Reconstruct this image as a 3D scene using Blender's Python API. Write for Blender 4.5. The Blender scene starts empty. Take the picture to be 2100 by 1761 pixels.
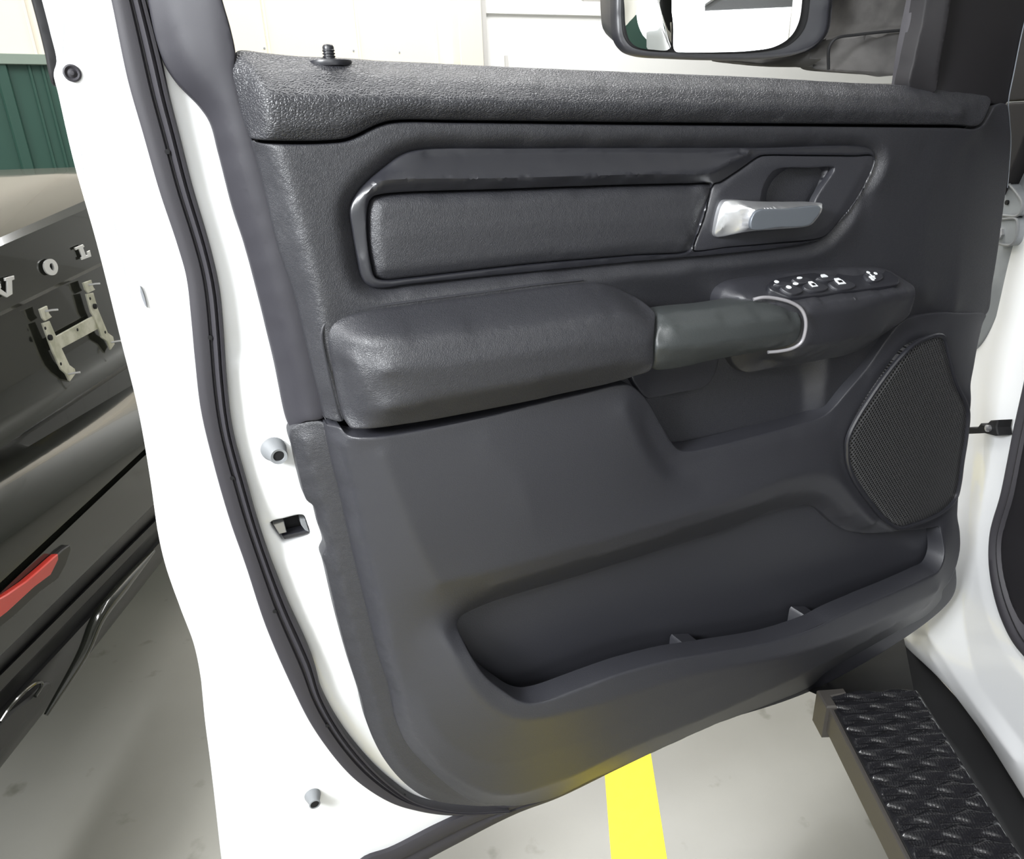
import bpy, bmesh, math, random
import numpy as np
from mathutils import Vector, Matrix
from mathutils.geometry import delaunay_2d_cdt
random.seed(4); rng = np.random.default_rng(7)
S = bpy.context.scene
COL = S.collection
# ------------------------------------------------------------------ camera
IW, IH, FL = 2100.0, 1761.0, 1500.0
_d = np.array([150., 3620., 1500.]); _d /= np.linalg.norm(_d)
_Z = -_d
_Y = np.array([0, 0, 1.]) - np.dot([0, 0, 1.], _d) * _d; _Y /= np.linalg.norm(_Y)
_X = np.cross(_Y, _Z)
RM = np.array([_X, _Y, _Z])                 # camera (right, down, forward) -> world
CAM = np.array([0., 0., 1.35])
def ray(px, py): return RM @ np.array([px - IW/2, py - IH/2, FL])
cd = bpy.data.cameras.new('camera'); cam = bpy.data.objects.new('camera', cd); COL.objects.link(cam)
cd.sensor_fit = 'HORIZONTAL'; cd.sensor_width = 36; cd.lens = 36 * FL / IW; cd.clip_start = 0.02
_r, _u, _b = RM @ np.array([1., 0, 0]), RM @ np.array([0, -1., 0]), RM @ np.array([0, 0, -1.])
cam.matrix_world = Matrix(((_r[0], _u[0], _b[0], CAM[0]), (_r[1], _u[1], _b[1], CAM[1]), (_r[2], _u[2], _b[2], CAM[2]), (0, 0, 0, 1)))
S.camera = cam
S.view_settings.view_transform = 'Standard'
S.view_settings.look = 'None'; S.view_settings.gamma = 1; S.view_settings.use_curve_mapping = False
S.view_settings.exposure = 0.45
# ------------------------------------------------------------------ light
W = bpy.data.worlds.new('world'); S.world = W; W.use_nodes = True
W.node_tree.nodes['Background'].inputs[0].default_value = (0.93, 0.97, 1.0, 1)
W.node_tree.nodes['Background'].inputs[1].default_value = 0.03
def area(name, loc, target, sx, sy, power, col=(1, 1, 1)):
    l = bpy.data.lights.new(name, 'AREA'); l.shape = 'RECTANGLE'; l.size = sx; l.size_y = sy; l.energy = power; l.color = col
    o = bpy.data.objects.new(name, l); COL.objects.link(o); o.location = loc
    o.rotation_euler = (Vector(target) - Vector(loc)).to_track_quat('-Z', 'Y').to_euler(); return o
CEIL = 4.3
area('shop_strip_light_over_aisle', (-1.5, -1.3, CEIL-.1), (-1.5, -1.3, 0), 0.35, 3.6, 90)
area('shop_strip_light_left_bay', (-3.2, 1.2, CEIL-.1), (-3.2, 1.2, 0), 0.35, 3.6, 130)
area('shop_strip_light_rear', (-0.6, -4.4, CEIL-.1), (-0.6, -4.4, 0), 3.6, 0.35, 90)
area('shop_strip_light_front', (-0.2, 2.6, CEIL-.1), (-0.2, 2.6, 0), 3.0, 0.35, 80)
area('shop_strip_light_wall', (0.6, 4.4, CEIL-.3), (1.2, 5.6, 1.5), 3.0, 0.4, 100)
area('added_frontal_fill', (0.9, -5.8, 1.9), (.3, 1.0, 1.0), 3.4, 3.0, 90, (.93, .97, 1.0))  # unseen frontal fill added behind the camera, not a known opening
area('added_near_key_light', (-1.1, -0.55, 1.95), (.1, .9, .85), .5, .35, 44, (.94, .97, 1.0))  # unseen lamp added close by so the door dims towards the hinge
# ------------------------------------------------------------------ materials
def mat(name, col=(.8, .8, .8), rough=.5, metal=0., coat=0., spec=.5, bump=None, emit=None, alpha=None):
    m = bpy.data.materials.new(name); m.use_nodes = True
    nt = m.node_tree; b = nt.nodes['Principled BSDF']
    b.inputs['Base Color'].default_value = (*col, 1); b.inputs['Roughness'].default_value = rough
    b.inputs['Metallic'].default_value = metal; b.inputs['Coat Weight'].default_value = coat
    b.inputs['Coat Roughness'].default_value = 0.03
    b.inputs['Specular IOR Level'].default_value = spec
    return m
def nodes(m): return m.node_tree.nodes, m.node_tree.links, m.node_tree.nodes['Principled BSDF']
def add_bump(m, kind='noise', scale=400, strength=.2, dist=.001, stretch=(1, 1, 1), mixnoise=0.0):
    N, L, b = nodes(m)
    tc = N.new('ShaderNodeTexCoord'); mp = N.new('ShaderNodeMapping'); mp.inputs['Scale'].default_value = stretch
    L.new(tc.outputs['Object'], mp.inputs[0])
    vec = mp.outputs[0]
    if kind == 'leather':
        nz = N.new('ShaderNodeTexNoise'); nz.inputs['Scale'].default_value = scale*.25; L.new(vec, nz.inputs['Vector'])
        mx = N.new('ShaderNodeMix'); mx.data_type = 'RGBA'; mx.inputs[0].default_value = .008
        L.new(vec, mx.inputs[6]); L.new(nz.outputs['Color'], mx.inputs[7])
        v = N.new('ShaderNodeTexVoronoi'); v.feature = 'DISTANCE_TO_EDGE'; v.inputs['Scale'].default_value = scale
        L.new(mx.outputs[2], v.inputs['Vector'])
        r = N.new('ShaderNodeMapRange'); r.inputs[1].default_value = 0; r.inputs[2].default_value = .22; L.new(v.outputs['Distance'], r.inputs[0])
        n2 = N.new('ShaderNodeTexNoise'); n2.inputs['Scale'].default_value = scale*.5; n2.inputs['Detail'].default_value = 4; L.new(vec, n2.inputs['Vector'])
        ad = N.new('ShaderNodeMath'); ad.operation = 'ADD'; L.new(r.outputs[0], ad.inputs[0]); L.new(n2.outputs['Fac'], ad.inputs[1])
        out = ad.outputs[0]
    else:
        n = N.new('ShaderNodeTexNoise'); n.inputs['Scale'].default_value = scale; n.inputs['Detail'].default_value = 3; L.new(vec, n.inputs['Vector'])
        out = n.outputs['Fac']
    bp = N.new('ShaderNodeBump'); bp.inputs['Strength'].default_value = strength; bp.inputs['Distance'].default_value = dist
    L.new(out, bp.inputs['Height']); L.new(bp.outputs[0], b.inputs['Normal'])
    return m
def add_mottle(m, c1, c2, scale, lo=.4, hi=.6, detail=5):
    N, L, b = nodes(m)
    tc = N.new('ShaderNodeTexCoord'); n = N.new('ShaderNodeTexNoise'); n.inputs['Scale'].default_value = scale; n.inputs['Detail'].default_value = detail
    L.new(tc.outputs['Object'], n.inputs['Vector'])
    r = N.new('ShaderNodeValToRGB'); r.color_ramp.elements[0].position = lo; r.color_ramp.elements[1].position = hi
    r.color_ramp.elements[0].color = (*c1, 1); r.color_ramp.elements[1].color = (*c2, 1)
    L.new(n.outputs['Fac'], r.inputs[0]); L.new(r.outputs[0], b.inputs['Base Color']); return m
M = {}
BLK = (.021, .0215, .027)
M['leather'] = add_bump(mat('coarse_black_leatherette', BLK, .45, spec=.95), 'leather', 300, .5, .0009, (1, 1, 1.7))
M['leather_fine'] = add_bump(mat('fine_black_leatherette', BLK, .5, spec=.9), 'leather', 560, .32, .0006)
M['plastic'] = add_bump(mat('grained_charcoal_plastic', (.026, .0265, .033), .47, spec=.85), 'noise', 900, .3, .0008)
M['flange'] = add_bump(mat('charcoal_flange_plastic', (.027, .026, .033), .6), 'noise', 1400, .1, .0004)
M['satin'] = add_bump(mat('satin_black_trim', (.020, .0205, .026), .36, spec=.8), 'noise', 1500, .06, .0003)
M['dark'] = mat('deep_black_plastic', (.010, .010, .011), .65, spec=.3)
M['rubber'] = add_bump(mat('black_rubber', (.034, .032, .038), .62), 'noise', 700, .15, .0006)
M['white'] = mat('white_paint', (.86, .87, .88), .3, coat=.5)
M['hem'] = mat('seam_sealer_line', (.45, .46, .47), .5)
M['grey_olive'] = add_bump(mat('worn_grab_handle_vinyl', (.040, .045, .046), .45, spec=.8), 'leather', 600, .2, .0004)
M['silver'] = add_bump(mat('satin_silver', (.78, .79, .82), .32, metal=.85), 'noise', 1500, .05, .0003)
M['greymetal'] = mat('grey_satin_insert', (.20, .22, .25), .35, metal=.5)
M['ringtrim'] = mat('light_grey_ring_trim', (.33, .32, .34), .35, metal=.3)
M['icon'] = mat('white_icon_print', (.85, .87, .9), .5)
M['gloss'] = mat('glossy_black_car_paint', (.014, .015, .012), .15, coat=.6)
M['gloss2'] = mat('dull_black_lower_trim', (.02, .02, .02), .35)
M['letter'] = mat('bright_badge_chrome', (.8, .8, .79), .3, metal=.6)
M['zinc'] = add_mottle(mat('zinc_plated_bracket', (.5, .5, .4), .45, metal=.35), (.42, .42, .33), (.6, .59, .5), 30)
M['red'] = mat('red_reflector_lens', (.45, .03, .02), .25, coat=1)
M['mirror'] = mat('mirror_glass', (.95, .96, .96), .01, metal=1.0)
M['steel'] = mat('bare_steel', (.55, .55, .56), .35, metal=.9)
M['light_plug'] = mat('pale_grey_plug', (.22, .23, .24), .5)
M['hinge_grey'] = add_mottle(mat('hinge_pillar_shaded_grey', (.3, .32, .34), .35), (.22, .235, .25), (.36, .38, .40), 6)  # grey darkened to carry the shadows around the hinges
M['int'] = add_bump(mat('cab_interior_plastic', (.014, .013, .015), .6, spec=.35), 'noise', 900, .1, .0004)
M['cream'] = add_bump(mat('cream_wall_sheet', (.78, .72, .61), .5), 'noise', 3, .05, .01)
M['green'] = mat('green_wainscot_sheet', (.022, .062, .047), .45)
M['cap'] = mat('grey_green_wainscot_cap', (.20, .25, .21), .5)
M['post'] = mat('grey_white_post', (.55, .54, .52), .5)
M['roll'] = mat('white_door_panel', (.82, .82, .80), .45)
M['yellow'] = add_mottle(mat('yellow_line_paint', (.85, .7, .02), .4), (.80, .62, .002), (.86, .70, .006), 40)
# ------------------------------------------------------------------ frames and tracing
class Frame:
    def __init__(s, O, U, V, N): s.O, s.U, s.V, s.N = [np.array(a, float) for a in (O, U, V, N)]
    def px(s, x, y, h=0.):
        r = ray(x, y); o = s.O + h * s.N
        t = np.dot(o - CAM, s.N) / np.dot(r, s.N); p = CAM + t * r - s.O
        return np.array([p @ s.U, p @ s.V, h])
    def w(s, a):
        a = np.asarray(a, float)
        return s.O + a[..., 0:1]*s.U + a[..., 1:2]*s.V + a[..., 2:3]*s.N
    def pw(s, x, y, h=0.): return s.w(s.px(x, y, h))
    def tr(s, pts, h=None): return np.array([s.px(p[0], p[1], p[2] if len(p) > 2 else h) for p in pts])
hv = ray(4700, 880.5 - 621 - 150); PHI = math.atan2(hv[0], hv[1])
DU = np.array([math.sin(PHI), math.cos(PHI), 0]); DN = np.array([math.cos(PHI), -math.sin(PHI), 0]); UP = np.array([0, 0, 1.])
DOOR = Frame(-DN * 0.72, DU, UP, DN)
TX = 0.87
TRUCK = Frame((TX, 0, 0), (0, -1, 0), UP, (-1, 0, 0))
CX = -0.93
CAR = Frame((CX, 0, 0), (0, 1, 0), UP, (1, 0, 0))
def HOR(z): return Frame((0, 0, z), (1, 0, 0), (0, 1, 0), (0, 0, 1))
WD = math.radians(50)
WP = np.array([-2.6, 4.2, 0.]); WALL = Frame(WP, (math.sin(WD), math.cos(WD), 0), UP, (math.cos(WD), -math.sin(WD), 0))

def catmull(P, closed=True, step=.004):
    P = np.asarray(P, float); n = len(P); out = []
    segs = n if closed else n-1
    for i in range(segs):
        p1, p2 = P[i], P[(i+1) % n]
        p0 = P[(i-1) % n] if (closed or i > 0) else 2*p1-p2
        p3 = P[(i+2) % n] if (closed or i+2 < n) else 2*p2-p1
        d1 = max(np.linalg.norm(p1-p0), 1e-6)**.5; d2 = max(np.linalg.norm(p2-p1), 1e-6)**.5; d3 = max(np.linalg.norm(p3-p2), 1e-6)**.5
        m1 = (p1-p0)/d1 - (p2-p0)/(d1+d2) + (p2-p1)/d2; m2 = (p2-p1)/d2 - (p3-p1)/(d2+d3) + (p3-p2)/d3
        m1 *= d2; m2 *= d2
        k = max(1, int(math.ceil(np.linalg.norm(p2-p1)/step)))
        for j in range(k):
            t = j/k
            out.append((2*t**3-3*t**2+1)*p1 + (t**3-2*t**2+t)*m1 + (-2*t**3+3*t**2)*p2 + (t**3-t**2)*m2)
    if not closed: out.append(P[-1])
    return np.array(out)
def linear(P, closed=True, step=.004):
    P = np.asarray(P, float); n = len(P); out = []
    for i in range(n if closed else n-1):
        a, b = P[i], P[(i+1) % n]; k = max(1, int(math.ceil(np.linalg.norm(b-a)/step)))
        for j in range(k): out.append(a+(b-a)*j/k)
    if not closed: out.append(P[-1])
    return np.array(out)
def inside(pts, poly):
    x, y = pts[:, 0], pts[:, 1]; r = np.zeros(len(pts), bool); n = len(poly)
    for i in range(n):
        x1, y1 = poly[i][:2]; x2, y2 = poly[(i+1) % n][:2]
        if y1 == y2: continue
        c = ((y1 > y) != (y2 > y)) & (x < (x2-x1)*(y-y1)/(y2-y1)+x1); r ^= c
    return r
def dist(pts, poly, closed=True):
    A = poly[:, :2]; B = np.roll(A, -1, 0)
    if not closed: A, B = A[:-1], B[:-1]
    d = np.full(len(pts), 1e9)
    for a, b in zip(A, B):
        ab = b-a; L = ab@ab
        if L < 1e-14: continue
        t = np.clip(((pts-a)@ab)/L, 0, 1)
        q = pts - a - t[:, None]*ab
        d = np.minimum(d, (q**2).sum(1))
    return np.sqrt(d)
def solve(curves, lo, hi, cell=.003, blur=2):
    """smooth height field through the given 3-D curves"""
    fld = None
    for k in (16, 8, 4, 2, 1):
        c = cell*k; nx = int((hi[0]-lo[0])/c)+2; ny = int((hi[1]-lo[1])/c)+2
        if min(nx, ny) < 4 and k > 1: continue
        sm = np.zeros((nx, ny)); ct = np.zeros((nx, ny))
        for cv in curves:
            i = np.clip(((cv[:, 0]-lo[0])/c+.5).astype(int), 0, nx-1); j = np.clip(((cv[:, 1]-lo[1])/c+.5).astype(int), 0, ny-1)
            np.add.at(sm, (i, j), cv[:, 2]); np.add.at(ct, (i, j), 1)
        fix = ct > 0; val = np.where(fix, sm/np.maximum(ct, 1), 0)
        if fld is None: F = np.full((nx, ny), val[fix].mean()); it = 300
        else:
            xi = np.clip(np.arange(nx)*c/pc, 0, fld.shape[0]-1.001); yi = np.clip(np.arange(ny)*c/pc, 0, fld.shape[1]-1.001)
            x0 = xi.astype(int); y0 = yi.astype(int); fx = (xi-x0)[:, None]; fy = (yi-y0)[None]
            F = (fld[x0][:, y0]*(1-fx)*(1-fy)+fld[x0+1][:, y0]*fx*(1-fy)+fld[x0][:, y0+1]*(1-fx)*fy+fld[x0+1][:, y0+1]*fx*fy); it = 60
        F[fix] = val[fix]
        for _ in range(it):
            G = np.pad(F, 1, mode='edge'); F = (G[:-2, 1:-1]+G[2:, 1:-1]+G[1:-1, :-2]+G[1:-1, 2:])*.25; F[fix] = val[fix]
        fld, pc = F, c
    for _ in range(blur):
        G = np.pad(F, 1, mode='edge'); F = (G[:-2, 1:-1]+G[2:, 1:-1]+G[1:-1, :-2]+G[1:-1, 2:])*.125+F*.5
    def f(p):
        xi = np.clip((p[:, 0]-lo[0])/cell, 0, F.shape[0]-1.001); yi = np.clip((p[:, 1]-lo[1])/cell, 0, F.shape[1]-1.001)
        x0 = xi.astype(int); y0 = yi.astype(int); fx = xi-x0; fy = yi-y0
        return F[x0, y0]*(1-fx)*(1-fy)+F[x0+1, y0]*fx*(1-fy)+F[x0, y0+1]*(1-fx)*fy+F[x0+1, y0+1]*fx*fy
    return f
# ------------------------------------------------------------------ objects
def org(parent):
    if parent is None: return Vector((0, 0, 0))
    o = Vector((0, 0, 0)); p = parent
    while p is not None: o += p.location; p = p.parent
    return o
def mesh(name, V, Fc, m, parent=None, smooth=True, sharp=40, uv=None):
    me = bpy.data.meshes.new(name); o0 = org(parent)
    me.from_pydata([tuple(Vector(tuple(v))-o0) for v in V], [], [tuple(int(i) for i in f) for f in Fc])
    me.update(); bm = bmesh.new(); bm.from_mesh(me)
    bmesh.ops.remove_doubles(bm, verts=bm.verts, dist=1e-6)
    bm.to_mesh(me); bm.free()
    me.materials.append(m)
    if smooth:
        me.polygons.foreach_set('use_smooth', [True]*len(me.polygons))
        me.set_sharp_from_angle(angle=math.radians(sharp))
    o = bpy.data.objects.new(name, me); COL.objects.link(o)
    if parent is not None: o.parent = parent
    return o
def thing(name, label, cat, loc, group=None):
    o = bpy.data.objects.new(name, None); COL.objects.link(o); o.location = loc; o.empty_display_size = .1
    o['label'] = label; o['category'] = cat
    if group: o['group'] = group
    return o
def lab(o, t): o['label'] = t; return o
def struct(o): o['kind'] = 'structure'; return o
def panel(name, fr, outline, curves=(), holes=(), m=None, parent=None, h=None, r=.0015, skirt=.012, cell=.006, grid=.003, blur=2, sm=True, step=.004, extra=None, sharp=40, hskirt=None, ccl=()):
    """a sheet traced on a plane, with relief through the given lines, a rolled edge and a returned lip"""
    f1 = catmull if sm else linear
    O = f1(fr.tr(outline, h), True, step)
    Hs = [f1(fr.tr(q, h), True, step) for q in holes]
    Cs = [catmull(fr.tr(q, h), False, .002) for q in curves]+[catmull(fr.tr(q, h), True, .002) for q in ccl]
    rings = [O]+Hs
    dense = []
    for q in rings: dense.append(linear(q, True, grid*.5))
    for q in Cs: dense.append(linear(q, False, grid*.5))
    lo = O[:, :2].min(0)-.01; hi = O[:, :2].max(0)+.01
    f = solve(dense, lo, hi, grid, blur)
    pts = []
    for q, sg in [(O, 1)]+[(q, -1) for q in Hs]:
        a = q[:, :2]; t = np.roll(a, -1, 0)-np.roll(a, 1, 0); t /= np.maximum(np.linalg.norm(t, axis=1), 1e-9)[:, None]
        nrm = np.stack([-t[:, 1], t[:, 0]], 1)
        A = (a[:, 0]*np.roll(a[:, 1], -1)-np.roll(a[:, 0], -1)*a[:, 1]).sum()
        if A < 0: nrm = -nrm
        for dd in (.3*r, .65*r, r, 2.2*r): pts.append((a+nrm*dd*sg, dd*.85))
    for q in Cs:
        if len(q) < 3: continue
        a = q[::2, :2]; t = np.gradient(a, axis=0); t /= np.maximum(np.linalg.norm(t, axis=1), 1e-9)[:, None]; nrm = np.stack([-t[:, 1], t[:, 0]], 1)
        for dd in (-.007, -.0035, 0, .0035, .007): pts.append((a+nrm*dd, 2.0*r))
    gx = np.arange(lo[0], hi[0], cell); gy = np.arange(lo[1], hi[1], cell*.87)
    X, Y = np.meshgrid(gx, gy, indexing='ij'); X = X + (np.arange(len(gy)) % 2)[None]*cell*.5
    pts.append((np.stack([X.ravel(), Y.ravel()], 1), max(2.8*r, .35*cell)))
    allp = [q[:, :2] for q in rings]; nfix = sum(len(q) for q in rings); keep = []
    for p, md in pts:
        ok = inside(p, O)
        for q in Hs: ok &= ~inside(p, q)
        p = p[ok]
        if not len(p): continue
        dd = np.min([dist(p, q) for q in rings], axis=0); p = p[dd >= md]
        keep.append(p)
    P = np.concatenate(keep) if keep else np.zeros((0, 2))
    seen = set(); sel = []
    gr = min(.0012, .6*r+.0002)
    for i, (a, b) in enumerate(P):
        k = (int(a/gr), int(b/gr))
        if k in seen: continue
        seen.add(k); sel.append(i)
    P = np.concatenate(allp+[P[sel]])
    edges = []; s0 = 0
    for q in rings:
        n = len(q); edges += [(s0+i, s0+(i+1) % n) for i in range(n)]; s0 += n
    vo, _, fo, ov, _, _ = delaunay_2d_cdt([Vector((a, b)) for a, b in P], edges, [], 0, 1e-7, True)
    V2 = np.array([(v.x, v.y) for v in vo]); T = np.array([tuple(t) for t in fo if len(t) == 3])
    cen = V2[T].mean(1); ok = inside(cen, O)
    for q in Hs: ok &= ~inside(cen, q)
    T = T[ok]
    H = f(V2); D = np.min([dist(V2, q) for q in rings], axis=0)
    e = D < r; H = H.copy(); H[e] -= r*(1-np.sqrt(np.clip(1-(1-D[e]/r)**2, 0, 1)))
    if extra is not None: H = H+extra(V2, D)
    V3 = np.column_stack([V2, H])
    v01 = V2[T[:, 1]]-V2[T[:, 0]]; v02 = V2[T[:, 2]]-V2[T[:, 0]]
    flip = (v01[:, 0]*v02[:, 1]-v01[:, 1]*v02[:, 0]) < 0; T[flip] = T[flip][:, ::-1]
    Fc = [tuple(t) for t in T]; V3 = list(map(tuple, V3))
    # boundary lip
    from collections import Counter
    cnt = {}
    for a, b, c in Fc:
        for x, y in ((a, b), (b, c), (c, a)): cnt[(x, y)] = 1
    low = {}
    hk = hskirt if hskirt is not None else None
    for (x, y) in list(cnt):
        if (y, x) in cnt: continue
        for q in (x, y):
            if q not in low:
                vq = V3[q]; low[q] = len(V3); V3.append((vq[0], vq[1], (hk if hk is not None else vq[2]-skirt)))
        Fc.append((y, x, low[x], low[y]))
    return mesh(name, fr.w(np.array(V3)), Fc, m, parent, sharp=sharp)
def ribbon(name, fr, A, B, prof, m, parent=None, n=120, closed_back=True, sharp=50):
    """strip between two traced edges with a cross-section profile of (across, height)"""
    def rs(P):
        q = catmull(fr.tr(P), False, .003); s = np.r_[0, np.cumsum(np.linalg.norm(np.diff(q, axis=0), axis=1))]
        t = np.linspace(0, s[-1], n); return np.stack([np.interp(t, s, q[:, k]) for k in range(3)], 1)
    a, b = rs(A), rs(B); k = len(prof); V = []
    for i in range(n):
        for t, dh in prof:
            p = a[i]*(1-t)+b[i]*t; V.append((p[0], p[1], p[2]+dh))
    F = [(i*k+j, (i+1)*k+j, (i+1)*k+j+1, i*k+j+1) for i in range(n-1) for j in range(k-1)]
    return mesh(name, fr.w(np.array(V)), F, m, parent, sharp=sharp)
def frame_of(P, z=(0, 0, 1)):
    P = np.asarray(P, float); n = len(P); T = np.gradient(P, axis=0); T /= np.linalg.norm(T, axis=1)[:, None]
    return T
def tube(P, rad, m, name, parent=None, seg=10, closed=False, cap=True):
    P = np.asarray(P, float); n = len(P)
    T = (np.roll(P, -1, 0)-np.roll(P, 1, 0)) if closed else np.gradient(P, axis=0)
    T /= np.linalg.norm(T, axis=1)[:, None]
    ref = np.array([.13, .27, .95]); V = []; F = []
    x = np.cross(T[0], ref); x /= np.linalg.norm(x)
    rr = rad if hasattr(rad, '__len__') else [rad]*n
    for i in range(n):
        x = x-(x@T[i])*T[i]; x /= np.linalg.norm(x); y = np.cross(T[i], x)
        for j in range(seg):
            a = 2*math.pi*j/seg; V.append(P[i]+rr[i]*(math.cos(a)*x+math.sin(a)*y))
    for i in range(n if closed else n-1):
        for j in range(seg):
            i2 = (i+1) % n; F.append((i*seg+j, i*seg+(j+1) % seg, i2*seg+(j+1) % seg, i2*seg+j))
    if cap and not closed: F += [tuple(range(seg))[::-1], tuple((n-1)*seg+j for j in range(seg))]
    return mesh(name, V, F, m, parent)
def lathe(c, axis, prof, m, name, parent=None, seg=28, sx=1.0, ref=(0, 0, 1), shear=(0, 0)):
    c = np.array(c, float); a = np.array(axis, float); a /= np.linalg.norm(a)
    x = np.cross(np.array(ref, float), a)
    if np.linalg.norm(x) < 1e-3: x = np.cross((0, 1, 0), a)
    x /= np.linalg.norm(x); y = np.cross(a, x); V = []; F = []; k = len(prof)
    for r, h in prof:
        for j in range(seg):
            t = 2*math.pi*j/seg; V.append(c+a*h+x*(r*math.cos(t)*sx+shear[0]*h)+y*(r*math.sin(t)+shear[1]*h))
    for i in range(k-1):
        for j in range(seg): F.append((i*seg+j, i*seg+(j+1) % seg, (i+1)*seg+(j+1) % seg, (i+1)*seg+j))
    if prof[0][0] > 1e-5: F.append(tuple(range(seg))[::-1])
    if prof[-1][0] > 1e-5: F.append(tuple((k-1)*seg+j for j in range(seg)))
    return mesh(name, V, F, m, parent)
def solidpoly(fr, pts, h0, h1, m, name, parent=None, bev=.0, rounded=False, step=.003):
    """prism between two heights above a frame, outline in frame coordinates"""
    P = np.array(pts, float)
    if rounded: P = catmull(np.column_stack([P, np.zeros(len(P))]), True, step)[:, :2]
    A = (P[:, 0]*np.roll(P[:, 1], -1)-np.roll(P[:, 0], -1)*P[:, 1]).sum()
    if A < 0: P = P[::-1]
    n = len(P); c = P.mean(0); V = []; lv = [(0, h0), (0, h1-bev), (bev, h1)] if bev > 0 else [(0, h0), (0, h1)]
    t = np.roll(P, -1, 0)-P; t2 = P-np.roll(P, 1, 0)
    t /= np.linalg.norm(t, axis=1)[:, None]; t2 /= np.linalg.norm(t2, axis=1)[:, None]
    nr = np.stack([-(t+t2)[:, 1], (t+t2)[:, 0]], 1); nr /= np.maximum(np.linalg.norm(nr, axis=1), 1e-6)[:, None]
    for ins, hh in lv:
        for i in range(n): q = P[i]+nr[i]*ins; V.append((q[0], q[1], hh))
    F = []
    for l in range(len(lv)-1):
        for i in range(n): F.append((l*n+i, l*n+(i+1) % n, (l+1)*n+(i+1) % n, (l+1)*n+i))
    F.append(tuple(range(n))[::-1]); F.append(tuple((len(lv)-1)*n+i for i in range(n)))
    return mesh(name, fr.w(np.array(V)), F, m, parent, sharp=30)
def box(fr, u0, u1, v0, v1, h0, h1, m, name, parent=None, bev=.0):
    return solidpoly(fr, [(u0, v0), (u1, v0), (u1, v1), (u0, v1)], h0, h1, m, name, parent, bev)
# ================================================================== THE OPEN TRUCK DOOR
base = DOOR.pw(1990, 1000, -.05)
door = thing('truck_door', 'open white pickup door with charcoal inner trim panel, seen from the driver seat side', 'vehicle door', (base[0], base[1], .45))
# --- painted inner shell
shell_left = [(20, -240), (85, 0), (103, 70), (115, 125), (109, 150), (118, 190), (150, 330), (198, 500), (249, 704), (283, 841), (307, 977), (325, 1100), (340, 1164), (370, 1250), (398, 1325), (413, 1400), (420, 1475), (432, 1569), (443, 1663), (454, 1761), (470, 1870), (505, 1950)]
shell = shell_left + [(560, 1940), (640, 1875), (700, 1838), (879, 1742), (943, 1707), (1062, 1644), (1145, 1610), (1300, 1532), (1500, 1445), (1700, 1370), (1880, 1250), (1935, 1170), (1950, 1000), (1968, 800), (1985, 640), (2030, 300), (2020, 225), (1850, 205), (1200, 180), (700, 150), (520, 140), (450, 60), (420, -240)]
latch_hole = [(556, 1073), (584, 1064), (614, 1057), (624, 1059), (631, 1075), (637, 1100), (628, 1106), (583, 1112), (577, 1107)]
sh = panel('door_shell', DOOR, shell, holes=[latch_hole], h=-.05, m=M['white'], parent=door, r=.004, cell=.012, grid=.005, hskirt=-.15, blur=3,
      curves=[[(130, -240, -.05), (160, 60, -.05), (160, 150, -.047), (150, 180, -.048), (215, 420, -.047), (300, 800, -.045), (350, 1080, -.045), (440, 1400, -.045), (480, 1800, -.047)],
              [(160, -200, -.044), (200, 60, -.044), (235, 200, -.044), (330, 600, -.043), (370, 840, -.043), (440, 1120, -.043), (520, 1330, -.044), (640, 1560, -.046), (800, 1690, -.047)],
              [(455, 700, -.05), (475, 880, -.05), (535, 1080, -.052), (620, 1290, -.052), (720, 1480, -.052), (850, 1620, -.052)],
              [(500, 760, -.042), (530, 900, -.042), (560, 1010, -.042), (590, 1030, -.041)],
              [(600, 1150, -.044), (660, 1290, -.044), (730, 1430, -.044)]])
# latch pocket seen through the cut-out
panel('latch_pocket', DOOR, [(545, 1060), (640, 1045), (655, 1115), (570, 1125)], h=-.075, m=M['dark'], parent=door, r=.001, cell=.01, hskirt=-.08)
lt = solidpoly(DOOR, [DOOR.px(x, y, -.058)[:2] for x, y in ((560, 1074), (582, 1068), (588, 1090), (572, 1094))], -.07, -.056, M['steel'], 'latch', door, .001)
solidpoly(DOOR, [DOOR.px(x, y, -.058)[:2] for x, y in ((614, 1059), (624, 1061), (632, 1086), (624, 1083), (616, 1072))], -.066, -.052, M['light_plug'], 'latch_bumper', door, .001)
solidpoly(DOOR, [DOOR.px(x, y, -.055)[:2] for x, y in ((579, 1099), (632, 1087), (635, 1093), (584, 1106))], -.07, -.055, M['satin'], 'latch_bumper', door, .001)
# thin sealer lines along the hem
def wline(pts, rad, m, name, fr=DOOR, parent=door, seg=6):
    q = catmull(fr.tr(pts), False, .006); return tube(fr.w(q), rad, m, name, parent, seg)
wline([(120, -20, -.048), (131, 50, -.046), (129, 110, -.046), (131, 185, -.046), (150, 235, -.046), (163, 290, -.046), (172, 360, -.046)], .00032, M['hem'], 'seam_line')
wline([(218, 384, -.0445), (226, 420, -.0440), (246, 510, -.0435), (265, 600, -.0430), (273, 630, -.0430)], .00032, M['hem'], 'seam_line')
lab(panel('frame_molding', DOOR, [(26, -120), (63, 0), (91, 110), (99, 150), (107, 174), (114, 158), (120, 128), (108, 60), (92, 0), (58, -120)], h=-.054, m=M['dark'], parent=door, r=.003, skirt=.03), 'black strip along the top outer edge')
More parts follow.
